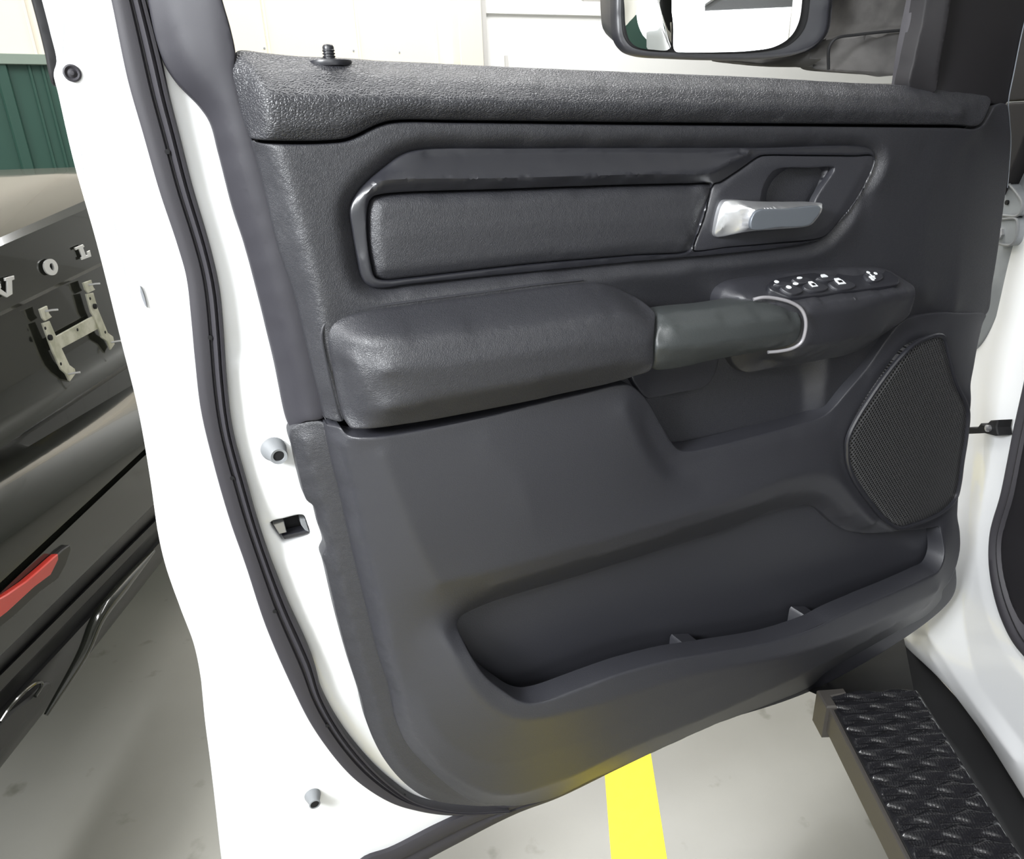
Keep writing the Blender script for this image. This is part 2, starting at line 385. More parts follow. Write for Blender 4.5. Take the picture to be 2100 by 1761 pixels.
# black plug at the top and pale bumpers
p = DOOR.pw(148, 150, -.046); b = lathe(p, DN, [(.0001, -.003), (.0064, -.003), (.0068, .0006), (.0055, .0013), (.0038, -.0004), (.0025, .0006), (.0016, .0016), (.0001, .0018)], M['rubber'], 'rubber_plug', door)
b = lathe(DOOR.pw(561, 921, -.042), DN, [(.0135, -.003), (.0132, .0008), (.0118, .0022), (.0095, .012), (.0085, .0135), (.006, .013), (.0056, .006), (.0001, .006)], M['light_plug'], 'bumper_stop', door, shear=(.25, -.30))
lathe(DOOR.pw(561, 921, -.042)+DN*.0115+DU*.0030-UP*.0036, DN, [(.0062, 0), (.0001, .0004)], M['dark'], 'bumper_bore', b)
b = lathe(DOOR.pw(641, 1630, -.046), DN, [(.0105, -.003), (.0105, .001), (.007, .012), (.0072, .016), (.0058, .0165), (.0052, .009), (.0001, .009)], M['light_plug'], 'bumper_stop', door)
lathe(DOOR.pw(641, 1630, -.046)+DN*.0158, DN, [(.0052, 0), (.0001, .0004)], M['dark'], 'bumper_bore', b)
# oval scuffed drain plug
e = [DOOR.px(x, y, -.043)[:2] for x, y in ((287, 586), (292, 592), (297, 606), (301, 622), (302, 631), (297, 626), (291, 612), (287, 598))]
solidpoly(DOOR, e, -.046, -.0418, mat('grey_plug', (.25, .26, .28), .4), 'drain_plug', door, .0006)
# --- weatherstrip
so = [(195, -140, -.043), (228, 0, -.043), (262, 164, -.043), (293, 273, -.043), (327, 392, -.043), (363, 500, -.043), (382, 568, -.043), (392, 653, -.043), (400, 739, -.043), (412, 841, -.043), (436, 943, -.043), (470, 1062, -.043), (503, 1156, -.043), (544, 1280, -.043), (598, 1405, -.043), (640, 1487, -.043), (698, 1566, -.043), (740, 1606, -.043), (800, 1643, -.043), (850, 1658, -.043), (905, 1667, -.043), (960, 1668, -.043), (1040, 1664, -.043)]
si = [(262, -140, -.043), (300, 0, -.043), (331, 120, -.043), (350, 205, -.043), (368, 275, -.043), (394, 378, -.043), (431, 505, -.043), (450, 590, -.043), (458, 670, -.043), (465, 773, -.043), (477, 875, -.043), (504, 977, -.043), (540, 1100, -.043), (585, 1220, -.043), (640, 1344, -.043), (660, 1413, -.043), (700, 1487, -.043), (755, 1557, -.043), (800, 1600, -.043), (850, 1635, -.043), (905, 1650, -.043), (960, 1656, -.043), (1040, 1652, -.043)]
ws = ribbon('weatherstrip', DOOR, so, si, [(0, -.006), (0, .002), (.06, .0045), (.3, .006), (.5, .005), (.56, .001), (.60, .001), (.66, .007), (.74, .010), (.80, .0085), (.83, .006), (.87, .0095), (.95, .009), (1, .004), (1, -.006)], M['rubber'], door, n=260)
for x, y in ((343, 311), (431, 692), (476, 980), (563, 1253), (671, 1488), (829, 1630)):
    lathe(DOOR.pw(x, y, -.0375), DN, [(.0022, -.001), (.0022, .0008), (.0001, .0009)], M['dark'], 'vent_hole', ws, seg=12)
# bottom strip
ribbon('sill_seal', DOOR, [(560, 1930, -.045), (700, 1812, -.045), (745, 1761, -.045), (800, 1741, -.045), (895, 1694, -.045), (965, 1664, -.045), (1062, 1640, -.045), (1145, 1612, -.045), (1300, 1535, -.045), (1450, 1465, -.045)],
       [(600, 1960, -.05), (760, 1830, -.05), (879, 1761, -.05), (943, 1727, -.05), (1062, 1665, -.05), (1145, 1633, -.05), (1252, 1581, -.05), (1300, 1558, -.05), (1470, 1478, -.05)][:9],
       [(0, -.01), (0, .003), (.1, .006), (.3, .007), (.42, .005), (.47, .001), (.52, .001), (.6, .005), (.9, .004), (1, 0), (1, -.02)], M['rubber'], door, n=90)
# --- charcoal flange / window frame trim
fl = [(285, -200), (303, 0), (332, 118), (361, 167), (409, 218), (430, 250), (447, 310), (477, 426), (501, 500), (528, 600), (562, 739), (594, 874), (630, 868), (664, 858), (668, 830), (640, 716), (612, 602), (576, 500), (545, 366), (522, 293), (482, 150), (484, 112), (474, 60), (457, 0), (430, -110), (408, -200)]
fl = [(x, y, -.035 if (x < 640 and i < 12) else -.002) for i, (x, y) in enumerate(fl)]
panel('pillar_trim', DOOR, fl, curves=[[(330, -200, -.03), (352, 0, -.018), (392, 130, -.012), (440, 215, -.012), (470, 320, -.012), (520, 500, -.014), (585, 730, -.012), (612, 866, -.012)], [(400, -200, -.006), (430, 0, -.004), (462, 140, -.002), (500, 290, -.002), (560, 500, -.002), (645, 850, -.002)]], m=M['flange'], parent=door, r=.002, skirt=.012, blur=14)
lf = [(596, 881, -.02), (664, 866, -.002), (700, 990, -.003), (735, 1140, -.003), (763, 1250, -.003), (789, 1352, -.003), (805, 1400, -.003), (820, 1476, -.003), (843, 1526, -.003), (884, 1569, -.003), (940, 1616, -.003), (985, 1643, -.003), (1038, 1650, -.003), (1000, 1653, -.012), (940, 1650, -.018), (880, 1639, -.02), (835, 1611, -.022), (790, 1560, -.022), (757, 1495, -.022), (740, 1430, -.022), (716, 1356, -.022), (690, 1260, -.022), (668, 1165, -.022), (661, 1140, -.022), (667, 1122, -.022), (655, 1080, -.022), (643, 1038, -.022), (629, 1026, -.022), (616, 985, -.022), (604, 930, -.022)]
panel('trim_flange', DOOR, lf, m=M['leather_fine'], parent=door, r=.002, skirt=.02, curves=[[(625, 900, -.008), (665, 1040, -.008), (685, 1130, -.008), (730, 1300, -.008), (770, 1440, -.008), (800, 1530, -.008), (860, 1600, -.008), (960, 1640, -.009)]])
# dark sheet added behind the trim so the shaded panel gaps stay black
panel('trim_gap_backing', DOOR, [(505, 150), (530, 300), (680, 870), (720, 1060), (815, 1400), (880, 1560), (1000, 1630), (1100, 1620), (1400, 1480), (1700, 1340), (1900, 1220), (1930, 1100), (1940, 950), (1965, 780), (1985, 640), (2030, 300), (2010, 222), (1850, 200), (1200, 170)], h=-.028, m=M['dark'], parent=door, r=.002, skirt=.01, cell=.02)
# --- top pad
tp = [(474, 140, -.004), (479, 124, -.004), (488, 104, -.012), (542, 108, -.012), (618, 116, -.012), (730, 122, -.012), (840, 127, -.012), (1000, 135, -.012), (1111, 140, -.012), (1300, 148, -.012), (1543, 158, -.012), (1731, 169, -.012), (1843, 174, -.012), (1911, 182, -.01), (2010, 194, .0), (2028, 198, .0), (2033, 207, .002), (2029, 227, .012), (2010, 256, .02), (1960, 256, .024), (1629, 253, .028), (1200, 249, .03), (941, 246, .03), (822, 245, .03), (791, 249, .03), (764, 259, .03), (736, 273, .03), (710, 283, .03), (680, 287, .03), (614, 289, .03), (542, 287, .028), (522, 284, .018), (512, 278, .004), (501, 254, -.002), (488, 207, -.004), (478, 166, -.004)]
def knob_dimple(c, rx, rz, amt):
    return lambda P, D: amt*np.exp(-((P[:, 0]-c[0])/rx)**2-((P[:, 1]-c[1])/rz)**2)
kc = DOOR.px(682, 140, 0)
panel('upper_pad', DOOR, tp, curves=[[(505, 118, -.001), (524, 150, .022), (538, 200, .036), (545, 240, .038), (552, 275, .036)],
      [(545, 150, .02), (700, 157, .022), (900, 163, .024), (1200, 175, .026), (1500, 184, .026), (1840, 198, .022), (2005, 210, .012)],
      [(556, 195, .038), (800, 202, .042), (1200, 212, .043), (1600, 222, .041), (1980, 232, .03)],
      [(570, 262, .038), (690, 262, .038), (780, 232, .040), (1200, 236, .040), (1960, 244, .029)]], m=M['leather'], parent=door, r=.003, skirt=.02, cell=.005, blur=5, extra=knob_dimple((kc[0], kc[1]+.004), .022, .012, .010))
# --- lock knob
kp = DOOR.pw(676, 124, -.004)
kpro = [(.0065, -.012), (.0065, .006), (.0075, .0075), (.0075, .009), (.0062, .010), (.0062, .012), (.0075, .0135), (.0075, .015), (.0062, .016), (.0062, .018), (.0073, .0195), (.0073, .021), (.0066, .0225), (.0068, .028), (.0055, .032), (.003, .034), (.0001, .0345)]
kn = lathe(kp, (0, 0, 1), [(r_*.74, h_*.38) for r_, h_ in kpro], M['satin'], 'lock_knob', door, seg=24)
lathe(kp-UP*.001, (0, 0, 1), [(.0185, -.004), (.0195, -.001), (.019, .0005), (.010, .0014), (.0045, .001)], M['satin'], 'knob_bezel', kn, seg=36)
# --- upper trim with the pull recess
ut = [(517, 291, .004), (527, 291, .018), (545, 294, .028), (614, 296, .03), (680, 294, .03), (712, 290, .03), (740, 279, .03), (766, 265, .03), (793, 255, .03), (822, 251, .03), (941, 252, .03), (1200, 255, .03), (1629, 259, .028), (1960, 262, .024), (2011, 262, .02), (2034, 231, .008), (2040, 217, .0), (2064, 214, -.006), (2070, 240, -.006), (2072, 290, -.006), (2068, 350, -.006), (2058, 430, -.006), (2046, 520, -.006), (2036, 580, -.006), (2026, 640, -.006),
      (1990, 660, .0), (1925, 660, .005), (1862, 676, .005), (1845, 700, .0), (1770, 800, .0), (1710, 870, .0), (1640, 905, .0), (1400, 950, .0), (1370, 930, .0), (1290, 800, .02), (1100, 700, .02), (800, 760, .022), (715, 850, .024), (704, 867, .028), (685, 867, .027), (668, 859, .015), (664, 853, .002), (630, 716, .0), (602, 602, .0), (568, 500, .0), (536, 366, .0)]
bez = [(718, 436), (721, 418), (743, 384), (791, 341), (822, 319), (856, 308), (1077, 304), (1300, 303), (1550, 303), (1786, 305), (1795, 318), (1795, 336), (1781, 369), (1764, 403), (1743, 431), (1721, 456), (1700, 480), (1680, 492), (1657, 499), (1593, 509), (1464, 523), (1300, 537), (1043, 562), (839, 583), (775, 591), (753, 584), (742, 568), (733, 528), (723, 470)]
bezc = [(x, y, .017) for x, y in bez]
bw = [(695, 440, .031), (702, 405, .031), (730, 368, .031), (780, 325, .031), (815, 300, .031), (856, 288, .032), (1077, 284, .032), (1300, 284, .032), (1786, 288, .03), (1815, 315, .03), (1817, 340, .03), (1800, 375, .031), (1765, 430, .031), (1725, 480, .031), (1690, 510, .03), (1593, 532, .028), (1300, 562, .029), (1043, 583, .033), (839, 604, .034), (770, 612, .034), (735, 600, .033), (714, 560, .032), (702, 500, .031)]
inner = [(x, y, .006) for x, y in ((760, 440), (860, 345), (1300, 340), (1700, 340), (1720, 400), (1650, 460), (1300, 500), (860, 545), (775, 540))]
panel('door_panel', DOOR, ut, m=M['leather_fine'], parent=door, r=.002, skirt=.02, cell=.0055, blur=13,
      ccl=[bezc, bw, inner],
      curves=[[(558, 300, .031), (585, 380, .032), (612, 480, .032), (640, 600, .032), (655, 700, .031), (668, 780, .03), (682, 850, .028)],
              [(620, 480, .033), (660, 640, .034), (690, 760, .031)],
              [(900, 600, .034), (1150, 580, .032), (1300, 590, .02), (1380, 640, .006), (1420, 700, .0)],
              [(700, 640, .032), (1000, 612, .030), (1200, 590, .030)],
              [(1420, 545, .027), (1480, 560, .02), (1650, 545, .022), (1830, 545, .02), (1860, 600, .015)],
              [(1400, 800, .0), (1500, 780, .0), (1640, 760, .0), (1650, 860, .0)],
              [(1700, 740, .022), (1690, 800, .02), (1690, 850, .016)],
              [(1760, 700, .02), (1780, 770, .012)],
              [(1895, 300, .022), (1898, 420, .020), (1893, 540, .019), (1900, 620, .016)],
              [(1985, 300, .012), (1975, 420, .010), (1965, 560, .010), (1960, 640, .010)]])
# --- accent bezel, inset pad, handle escutcheon
pad = [(755, 421), (763, 405), (784, 398), (1043, 387), (1300, 378), (1400, 376), (1452, 375), (1461, 378), (1443, 441), (1421, 507), (1416, 516), (1300, 526), (1077, 545), (839, 572), (791, 576), (770, 569), (762, 545), (753, 477)]
esc = [(1464, 377), (1475, 374), (1510, 352), (1556, 321), (1567, 318), (1660, 318), (1751, 319), (1792, 320), (1794, 334), (1777, 375), (1754, 414), (1726, 450), (1702, 478), (1685, 489), (1593, 500), (1500, 508), (1424, 515), (1422, 508), (1443, 448)]
panel('accent_bezel', DOOR, [(x, y, .0245) for x, y in bez], ccl=[[(x, y, .027) for x, y in pad], [(x, y, .026) for x, y in esc]],
      curves=[[(735, 440, .027), (738, 420, .028), (770, 378, .034), (780, 372, .036), (1043, 365, .038), (1300, 358, .038), (1400, 357, .037), (1453, 356, .036), (1500, 330, .033), (1540, 310, .029)],
              [(870, 314, .023), (1300, 309, .023), (1520, 309, .023)],
              [(745, 530, .027), (760, 578, .027), (800, 584, .026), (1043, 555, .025), (1300, 530, .024), (1590, 504, .024)]],
      holes=[[(x, y, .027) for x, y in pad], [(x, y, .026) for x, y in esc]], m=M['satin'], parent=door, r=.0018, skirt=.012, cell=.006, blur=2, grid=.002)
def shrink(P, k, h):
    P = np.array([p[:2] for p in P], float); n = len(P)
    t = np.roll(P, -1, 0)-np.roll(P, 1, 0); t /= np.linalg.norm(t, axis=1)[:, None]; nr = np.stack([-t[:, 1], t[:, 0]], 1)
    A = (P[:, 0]*np.roll(P[:, 1], -1)-np.roll(P[:, 0], -1)*P[:, 1]).sum()
    if A < 0: nr = -nr
    return [(x, y, h) for x, y in (P+nr*k)]
panel('inset_pad', DOOR, shrink(pad, 2, .022), ccl=[shrink(pad, 22, .029)], curves=[[(800, 480, .031), (1100, 460, .031), (1400, 450, .031)]], m=M['leather_fine'], parent=door, r=.004, skirt=.008, blur=4)
cup = [(1567, 381), (1575, 366), (1586, 352), (1604, 345), (1660, 344), (1712, 345), (1706, 358), (1684, 390), (1672, 412), (1668, 432), (1640, 440), (1568, 440), (1561, 411)]
es = panel('handle_escutcheon', DOOR, shrink(esc, 2, .024), holes=[[(x, y, .024) for x, y in cup]], curves=[[(1452, 470, .026), (1475, 400, .028), (1530, 350, .026), (1600, 335, .025)], [(1480, 500, .026), (1600, 490, .026), (1690, 470, .026), (1740, 400, .026), (1775, 335, .025)]],
      m=M['plastic'], parent=door, r=.0015, skirt=.008, blur=2)
panel('handle_cup', DOOR, [(1555, 338, .022), (1720, 338, .022), (1712, 372, .018), (1676, 425, .018), (1660, 450, .018), (1555, 450, .016), (1552, 400, .016)],
      curves=[[(1600, 356, -.006), (1664, 354, -.006), (1645, 400, -.01), (1632, 436, -.01)], [(1585, 372, -.006), (1575, 410, -.01), (1578, 436, -.01)], [(1712, 350, .018), (1684, 390, .016), (1668, 420, .014)]], m=M['satin'], parent=es, r=.001, skirt=.004, blur=2, grid=.002)
lv = [(1466, 481, .03), (1469, 462, .032), (1479, 425, .034), (1489, 412, .036), (1507, 410, .038), (1561, 414, .042), (1620, 415, .042), (1670, 415, .042), (1687, 417, .046), (1688, 423, .050), (1687, 432, .052), (1676, 449, .052), (1665, 461, .050), (1653, 465, .048), (1600, 470, .048), (1537, 475, .046), (1500, 482, .036), (1486, 485, .032), (1470, 486, .029)]
hd = panel('inside_handle', DOOR, lv, curves=[[(1515, 420, .044), (1538, 426, .054), (1552, 430, .058), (1610, 427, .060), (1684, 424, .058)], [(1550, 432, .058), (1542, 450, .058), (1538, 468, .054)], [(1480, 470, .036), (1495, 430, .040), (1520, 440, .046), (1520, 468, .044)], [(1600, 450, .060), (1670, 440, .058)]],
      m=M['silver'], parent=door, r=.0015, skirt=.012, cell=.004, blur=1, grid=.0015, sharp=30)
panel('grip_insert', DOOR, [(1541, 469), (1540, 455), (1547, 438), (1556, 431), (1610, 428), (1683, 425), (1681, 436), (1672, 450), (1660, 461), (1600, 466)], h=.0612, m=M['greymetal'], parent=hd, r=.0008, skirt=.003)
# --- armrest
ar = [(671, 680, .03), (679, 662, .03), (702, 649, .03), (743, 638, .03), (804, 629, .03), (1000, 604, .03), (1110, 589, .03), (1196, 580, .03), (1230, 580, .03), (1265, 590, .03), (1305, 610, .04), (1329, 626, .055), (1347, 643, .068), (1346, 670, .084), (1342, 703, .088), (1338, 758, .082), (1300, 772, .070), (1264, 783, .064), (1180, 802, .06), (1043, 831, .06), (839, 869, .058), (740, 882, .056), (722, 880, .05), (711, 866, .042), (699, 834, .034), (678, 739, .03)]
panel('armrest', DOOR, ar, curves=[[(695, 680, .040), (714, 691, .054), (743, 700, .068), (784, 698, .076), (886, 688, .080), (1000, 678, .082), (1111, 663, .083), (1247, 645, .084), (1300, 647, .084), (1342, 668, .084)],
      [(724, 740, .066), (745, 800, .070), (760, 848, .068)], [(700, 720, .045), (714, 790, .045), (724, 850, .046)],
      [(790, 760, .086), (1000, 735, .090), (1180, 705, .092), (1334, 700, .092)], [(790, 838, .082), (1000, 800, .087), (1200, 758, .090), (1335, 736, .089)]],
      m=M['leather_fine'], parent=door, r=.003, skirt=.03, blur=6, cell=.005)
wline([(700, 862, .029), (690, 834, .031), (668, 739, .031), (660, 684, .031), (668, 662, .031), (700, 643, .031), (743, 632, .031), (804, 623, .031), (1000, 597, .031), (1110, 582, .031), (1196, 573, .030)], .0013, M['plastic'], 'armrest_piping')
# --- grab handle and ring trim
gh = [(1351, 650, .070), (1356, 645, .070), (1464, 630, .070), (1548, 618, .070), (1583, 618, .070), (1618, 627, .074), (1638, 640, .082), (1645, 657, .086), (1644, 679, .086), (1636, 698, .084), (1620, 709, .080), (1579, 717, .074), (1488, 734, .072), (1344, 758, .074), (1342, 740, .082), (1346, 700, .088)]
panel('grab_handle', DOOR, gh, curves=[[(1349, 676, .091), (1464, 664, .093), (1560, 655, .094), (1620, 648, .091)], [(1346, 715, .093), (1480, 705, .096), (1630, 680, .093)], [(1344, 748, .082), (1480, 725, .085), (1600, 704, .086)]], m=M['grey_olive'], parent=door, r=.003, skirt=.03, blur=4, cell=.005)
rt = [(1545, 614, .074), (1562, 610, .077), (1586, 611, .080), (1622, 620, .086), (1643, 634, .090), (1652, 655, .093), (1651, 681, .093), (1643, 702, .091), (1625, 714, .088), (1598, 720, .084), (1575, 722, .080)]
q = catmull(DOOR.tr(rt), False, .003); tube(DOOR.w(q), .0021, M['ringtrim'], 'ring_trim', door, 10)
# --- switch pod
sp = [(1480, 640, .03), (1474, 615, .03), (1480, 594, .03), (1498, 580, .03), (1521, 574, .03), (1579, 566, .03), (1640, 556, .03), (1779, 549, .03), (1821, 553, .03), (1850, 570, .036), (1876, 588, .05), (1880, 600, .058), (1876, 620, .056), (1864, 648, .048), (1831, 674, .042), (1798, 695, .038), (1771, 714, .036), (1743, 726, .036), (1688, 738, .036), (1602, 754, .034), (1569, 759, .03), (1533, 765, .02), (1514, 757, .015), (1498, 737, .015), (1492, 690, .03)]
panel('switch_pod', DOOR, sp, curves=[[(1500, 606, .045), (1530, 612, .062), (1560, 618, .072), (1600, 618, .078), (1655, 622, .085), (1740, 612, .082), (1840, 598, .068), (1876, 594, .056)],
      [(1550, 628, .066), (1570, 660, .068), (1575, 700, .066)], [(1660, 645, .088), (1760, 632, .084), (1868, 610, .060)],
      [(1640, 712, .082), (1720, 700, .078), (1807, 683, .056)], [(1640, 722, .074), (1720, 712, .068)], [(1620, 735, .066), (1690, 725, .055)], [(1560, 735, .030), (1600, 745, .042)], [(1576, 589, .045), (1617, 608, .066), (1640, 606, .067), (1840, 580, .045)], [(1583, 573, .038), (1745, 555, .036), (1817, 556, .036)]], m=M['plastic'], parent=door, r=.003, skirt=.02, blur=3, cell=.005)
# switch plate lying on the sloped top of the pod
def frame3(a, b, c):
    a, b, c = [DOOR.pw(*p) for p in (a, b, c)]; U = (b-a)/np.linalg.norm(b-a); N = np.cross(U, c-a); N /= np.linalg.norm(N)
    return Frame(a, U, np.cross(N, U), N)
SW = frame3((1620, 607, .070), (1840, 580, .052), (1590, 572, .040))
if SW.N[2] < 0: SW = Frame(SW.O, SW.U, -SW.V, -SW.N)
plate = [(1618, 608), (1600, 602), (1578, 591), (1577, 580), (1590, 572), (1640, 562), (1745, 553), (1817, 554), (1843, 570), (1843, 580), (1832, 584), (1736, 597), (1632, 609)]
pl = panel('switch_plate', SW, plate, h=.003, m=M['satin'], parent=door, r=.0015, skirt=.006, cell=.01)
def btn(pts, h=.0062, name='window_switch'):
    return panel(name, SW, pts, h=h, m=M['plastic'], parent=pl, r=.0012, skirt=.005, cell=.01, grid=.001)
btn([(1601, 589), (1625, 584), (1648, 594), (1645, 598), (1622, 602)])
btn([(1588, 581), (1610, 576), (1626, 581), (1602, 586)])
btn([(1648, 583), (1676, 577), (1698, 587), (1696, 592), (1668, 596), (1650, 590)], name='lock_switch')
btn([(1625, 572), (1650, 567), (1668, 573), (1640, 580)], name='lock_switch')
btn([(1700, 580), (1735, 573), (1754, 582), (1752, 588), (1716, 592)])
btn([(1675, 569), (1706, 563), (1722, 569), (1692, 575)])
mk = btn([(1772, 562), (1790, 556), (1808, 560), (1812, 568), (1796, 576), (1780, 573)], name='mirror_dial', h=.006)
def icon(cx, cy, w, hgt, h=.0072, shape='oval', name='switch_icon', par=None):
    c = SW.px(cx, cy, h); sx = w; sy = hgt
    if shape == 'oval': P = [(c[0]+sx*math.cos(t), c[1]+sy*math.sin(t)) for t in np.linspace(0, 2*math.pi, 14, endpoint=False)]
    elif shape == 'car': P = [(c[0]+sx*a, c[1]+sy*b) for a, b in ((-1, -.9), (1, -.9), (1, .1), (.65, .95), (-.6, .95), (-1, .2))]
    else: P = [(c[0]+sx*a, c[1]+sy*b) for a, b in ((-.2, -1), (.2, -1), (.2, -.2), (1, -.2), (1, .2), (.2, .2), (.2, 1), (-.2, 1), (-.2, .2), (-1, .2), (-1, -.2), (-.2, -.2))]
    return solidpoly(SW, P, h-.0008, h, M['icon'], name, par or pl)
icon(1593, 577, .0035, .0025); icon(1618, 588, .0038, .003); icon(1632, 581, .0042, .0024); icon(1640, 569, .0045, .002); icon(1690, 565, .0052, .003, shape='car')
o = icon(1667, 582, .0050, .0055, shape='car'); solidpoly(SW, [(SW.px(1667, 582, .0072)[0]+a*.0026, SW.px(1667, 582, .0072)[1]+b*.003) for a, b in ((-1, -1), (1, -1), (1, .3), (-1, .3))], .0070, .0076, M['dark'], 'switch_icon', pl)
o = icon(1722, 576, .0065, .0065, shape='car'); solidpoly(SW, [(SW.px(1722, 576, .0072)[0]+a*.0035, SW.px(1722, 576, .0072)[1]+b*.003) for a, b in ((-1, -1), (1, -1), (1, .3), (-1, .3))], .0070, .0076, M['dark'], 'switch_icon', pl)
for a, b in ((1781, 558), (1796, 560), (1786, 568), (1790, 572)): icon(a, b, .0026, .0026, h=.0075)
icon(1790, 566, .004, .005, h=.0072, shape='plus')
# bracket flap behind the grab handle
panel('pull_bracket', DOOR, [(1296, 770, .03), (1340, 735, .02), (1480, 715, .012), (1474, 744, .012), (1468, 765, .012), (1455, 786, .012), (1440, 796, .012), (1390, 806, .014), (1342, 816, .016), (1328, 817, .018), (1308, 796, .03)], m=M['plastic'], parent=door, r=.002, skirt=.02)
# --- lower panel
top = [(666, 869, .004), (675, 872, .014), (700, 878, .03), (708, 888, .036), (722, 897, .044), (759, 897, .05), (839, 886, .05), (1000, 854, .05), (1100, 829, .05), (1200, 806, .05), (1264, 790, .05), (1290, 789, .05), (1306, 798, .048), (1329, 822, .044), (1355, 867, .04), (1379, 908, .037), (1393, 922, .036), (1417, 925, .036), (1488, 910, .034), (1560, 891, .032), (1631, 872, .03), (1679, 857, .03), (1702, 843, .03), (1745, 795, .03), (1778, 755, .028), (1820, 695, .024), (1841, 669, .02), (1862, 653, .016), (1922, 641, .014), (1975, 642, .006), (2023, 646, -.006)]
right = [(2016, 663, -.006), (2006, 705, -.004), (1998, 750, .0), (1991, 790, .004), (1993, 815, .01), (1989, 857, .012), (1984, 896, .012), (1976, 948, .012), (1969, 993, .012), (1965, 1032, .014), (1964, 1058, .016), (1969, 1091, .02), (1969, 1127, .025), (1961, 1163, .03), (1950, 1190, .034), (1935, 1209, .032)]
bot = [(1930, 1228, .02), (1916, 1247, .02), (1893, 1266, .02), (1859, 1284, .02), (1777, 1330, .018), (1692, 1380, .015), (1667, 1404, .012), (1597, 1436, .008), (1528, 1462, .006), (1459, 1488, .004), (1373, 1527, .002), (1286, 1566, .0), (1200, 1605, .0), (1145, 1632, .0), (1100, 1646, .0), (1060, 1652, .0), (1038, 1652, .0), (981, 1647, .0), (933, 1621, .0), (876, 1572, .0), (835, 1526, .0), (812, 1476, .0), (797, 1405, .0), (779, 1352, .0), (753, 1250, .0), (725, 1138, .0), (694, 1000, .0), (682, 955, .0)]
opening = [(940, 1272, .034), (945, 1262, .030), (958, 1254, .026), (1000, 1236, .02), (1100, 1205, .014), (1128, 1197, .012), (1255, 1158, .01), (1383, 1118, .01), (1500, 1082, .01), (1571, 1053, .01), (1632, 1037, .01), (1656, 1035, .01), (1677, 1045, .01), (1700, 1066, .012), (1727, 1085, .014), (1770, 1093, .018), (1813, 1092, .022), (1850, 1088, .024), (1880, 1086, .024), (1911, 1082, .022), (1926, 1080, .024), (1931, 1095, .030), (1937, 1127, .040), (1936, 1148, .046), (1926, 1170, .052), (1900, 1184, .056), (1850, 1207, .06), (1718, 1264, .068), (1680, 1284, .070), (1589, 1315, .072), (1459, 1339, .074), (1373, 1354, .075), (1265, 1384, .075), (1179, 1416, .074), (1115, 1438, .072), (1087, 1442, .071), (1061, 1435, .069), (1036, 1419, .066), (998, 1389, .062), (970, 1350, .056), (945, 1302, .044), (938, 1283, .038)]
low = panel('lower_panel', DOOR, top+right+bot, holes=[opening], m=M['plastic'], parent=door, r=.002, skirt=.03, cell=.007, blur=6, curves=[
    [(692, 907, .033), (708, 960, .034), (720, 1000, .034), (743, 1097, .034), (776, 1225, .034), (804, 1358, .034), (826, 1430, .032), (845, 1490, .030), (885, 1555, .028), (940, 1600, .028), (1038, 1630, .030), (1150, 1602, .036), (1290, 1535, .046), (1470, 1462, .056), (1640, 1385, .060), (1720, 1345, .060), (1850, 1272, .05), (1905, 1240, .04)],
    [(780, 930, .052), (850, 1100, .056), (900, 1200, .056)], [(1000, 900, .053), (1080, 1020, .057), (1100, 1100, .057)],
    [(1281, 834, .054), (1307, 899, .052), (1337, 954, .049), (1371, 988, .046), (1440, 1000, .044)],
    [(1320, 870, .046), (1350, 920, .041), (1390, 960, .039), (1500, 930, .038), (1640, 895, .036), (1710, 870, .034)],
    [(900, 1195, .056), (1000, 1172, .057), (1128, 1135, .057), (1255, 1102, .055), (1383, 1061, .052), (1500, 1026, .049), (1586, 990, .047), (1650, 972, .045), (1684, 968, .044), (1708, 974, .044), (1736, 1003, .042), (1768, 1042, .040), (1795, 1075, .036)],
    [(1010, 1200, .048), (1260, 1128, .046), (1500, 1052, .042), (1640, 1005, .036), (1690, 1010, .034), (1740, 1060, .030)],
    [(870, 1270, .042), (900, 1290, .046), (925, 1330, .054), (960, 1400, .064), (1020, 1460, .070), (1080, 1475, .073), (1200, 1450, .077), (1416, 1384, .080), (1571, 1353, .079), (1675, 1327, .076), (1800, 1275, .068), (1925, 1212, .050)],
    [(850, 1290, .040), (860, 1400, .042), (900, 1500, .044), (1000, 1560, .046), (1100, 1550, .052), (1250, 1490, .062), (1450, 1410, .072), (1600, 1365, .074)],
    [(1730, 890, .034), (1722, 930, .036), (1735, 970, .036), (1800, 1060, .034), (1835, 1092, .03)],
    [(1790, 770, .032), (1880, 680, .022), (1940, 680, .01)]])
# green-tinged storage bin inside the pocket
binm = M['plastic']
bk = [(925, 1262, .012), (1000, 1222, .004), (1255, 1145, .0), (1500, 1066, .0), (1640, 1020, .0), (1720, 1050, .0), (1900, 1070, .0), (1950, 1080, .010), (1960, 1150, .02), (1950, 1230, .008), (1700, 1400, -.004), (1400, 1500, -.006), (1080, 1580, -.006), (990, 1480, .0), (930, 1330, .02)]
bn = panel('map_pocket', DOOR, bk, m=binm, parent=door, r=.002, skirt=.006, cell=.01, blur=4)
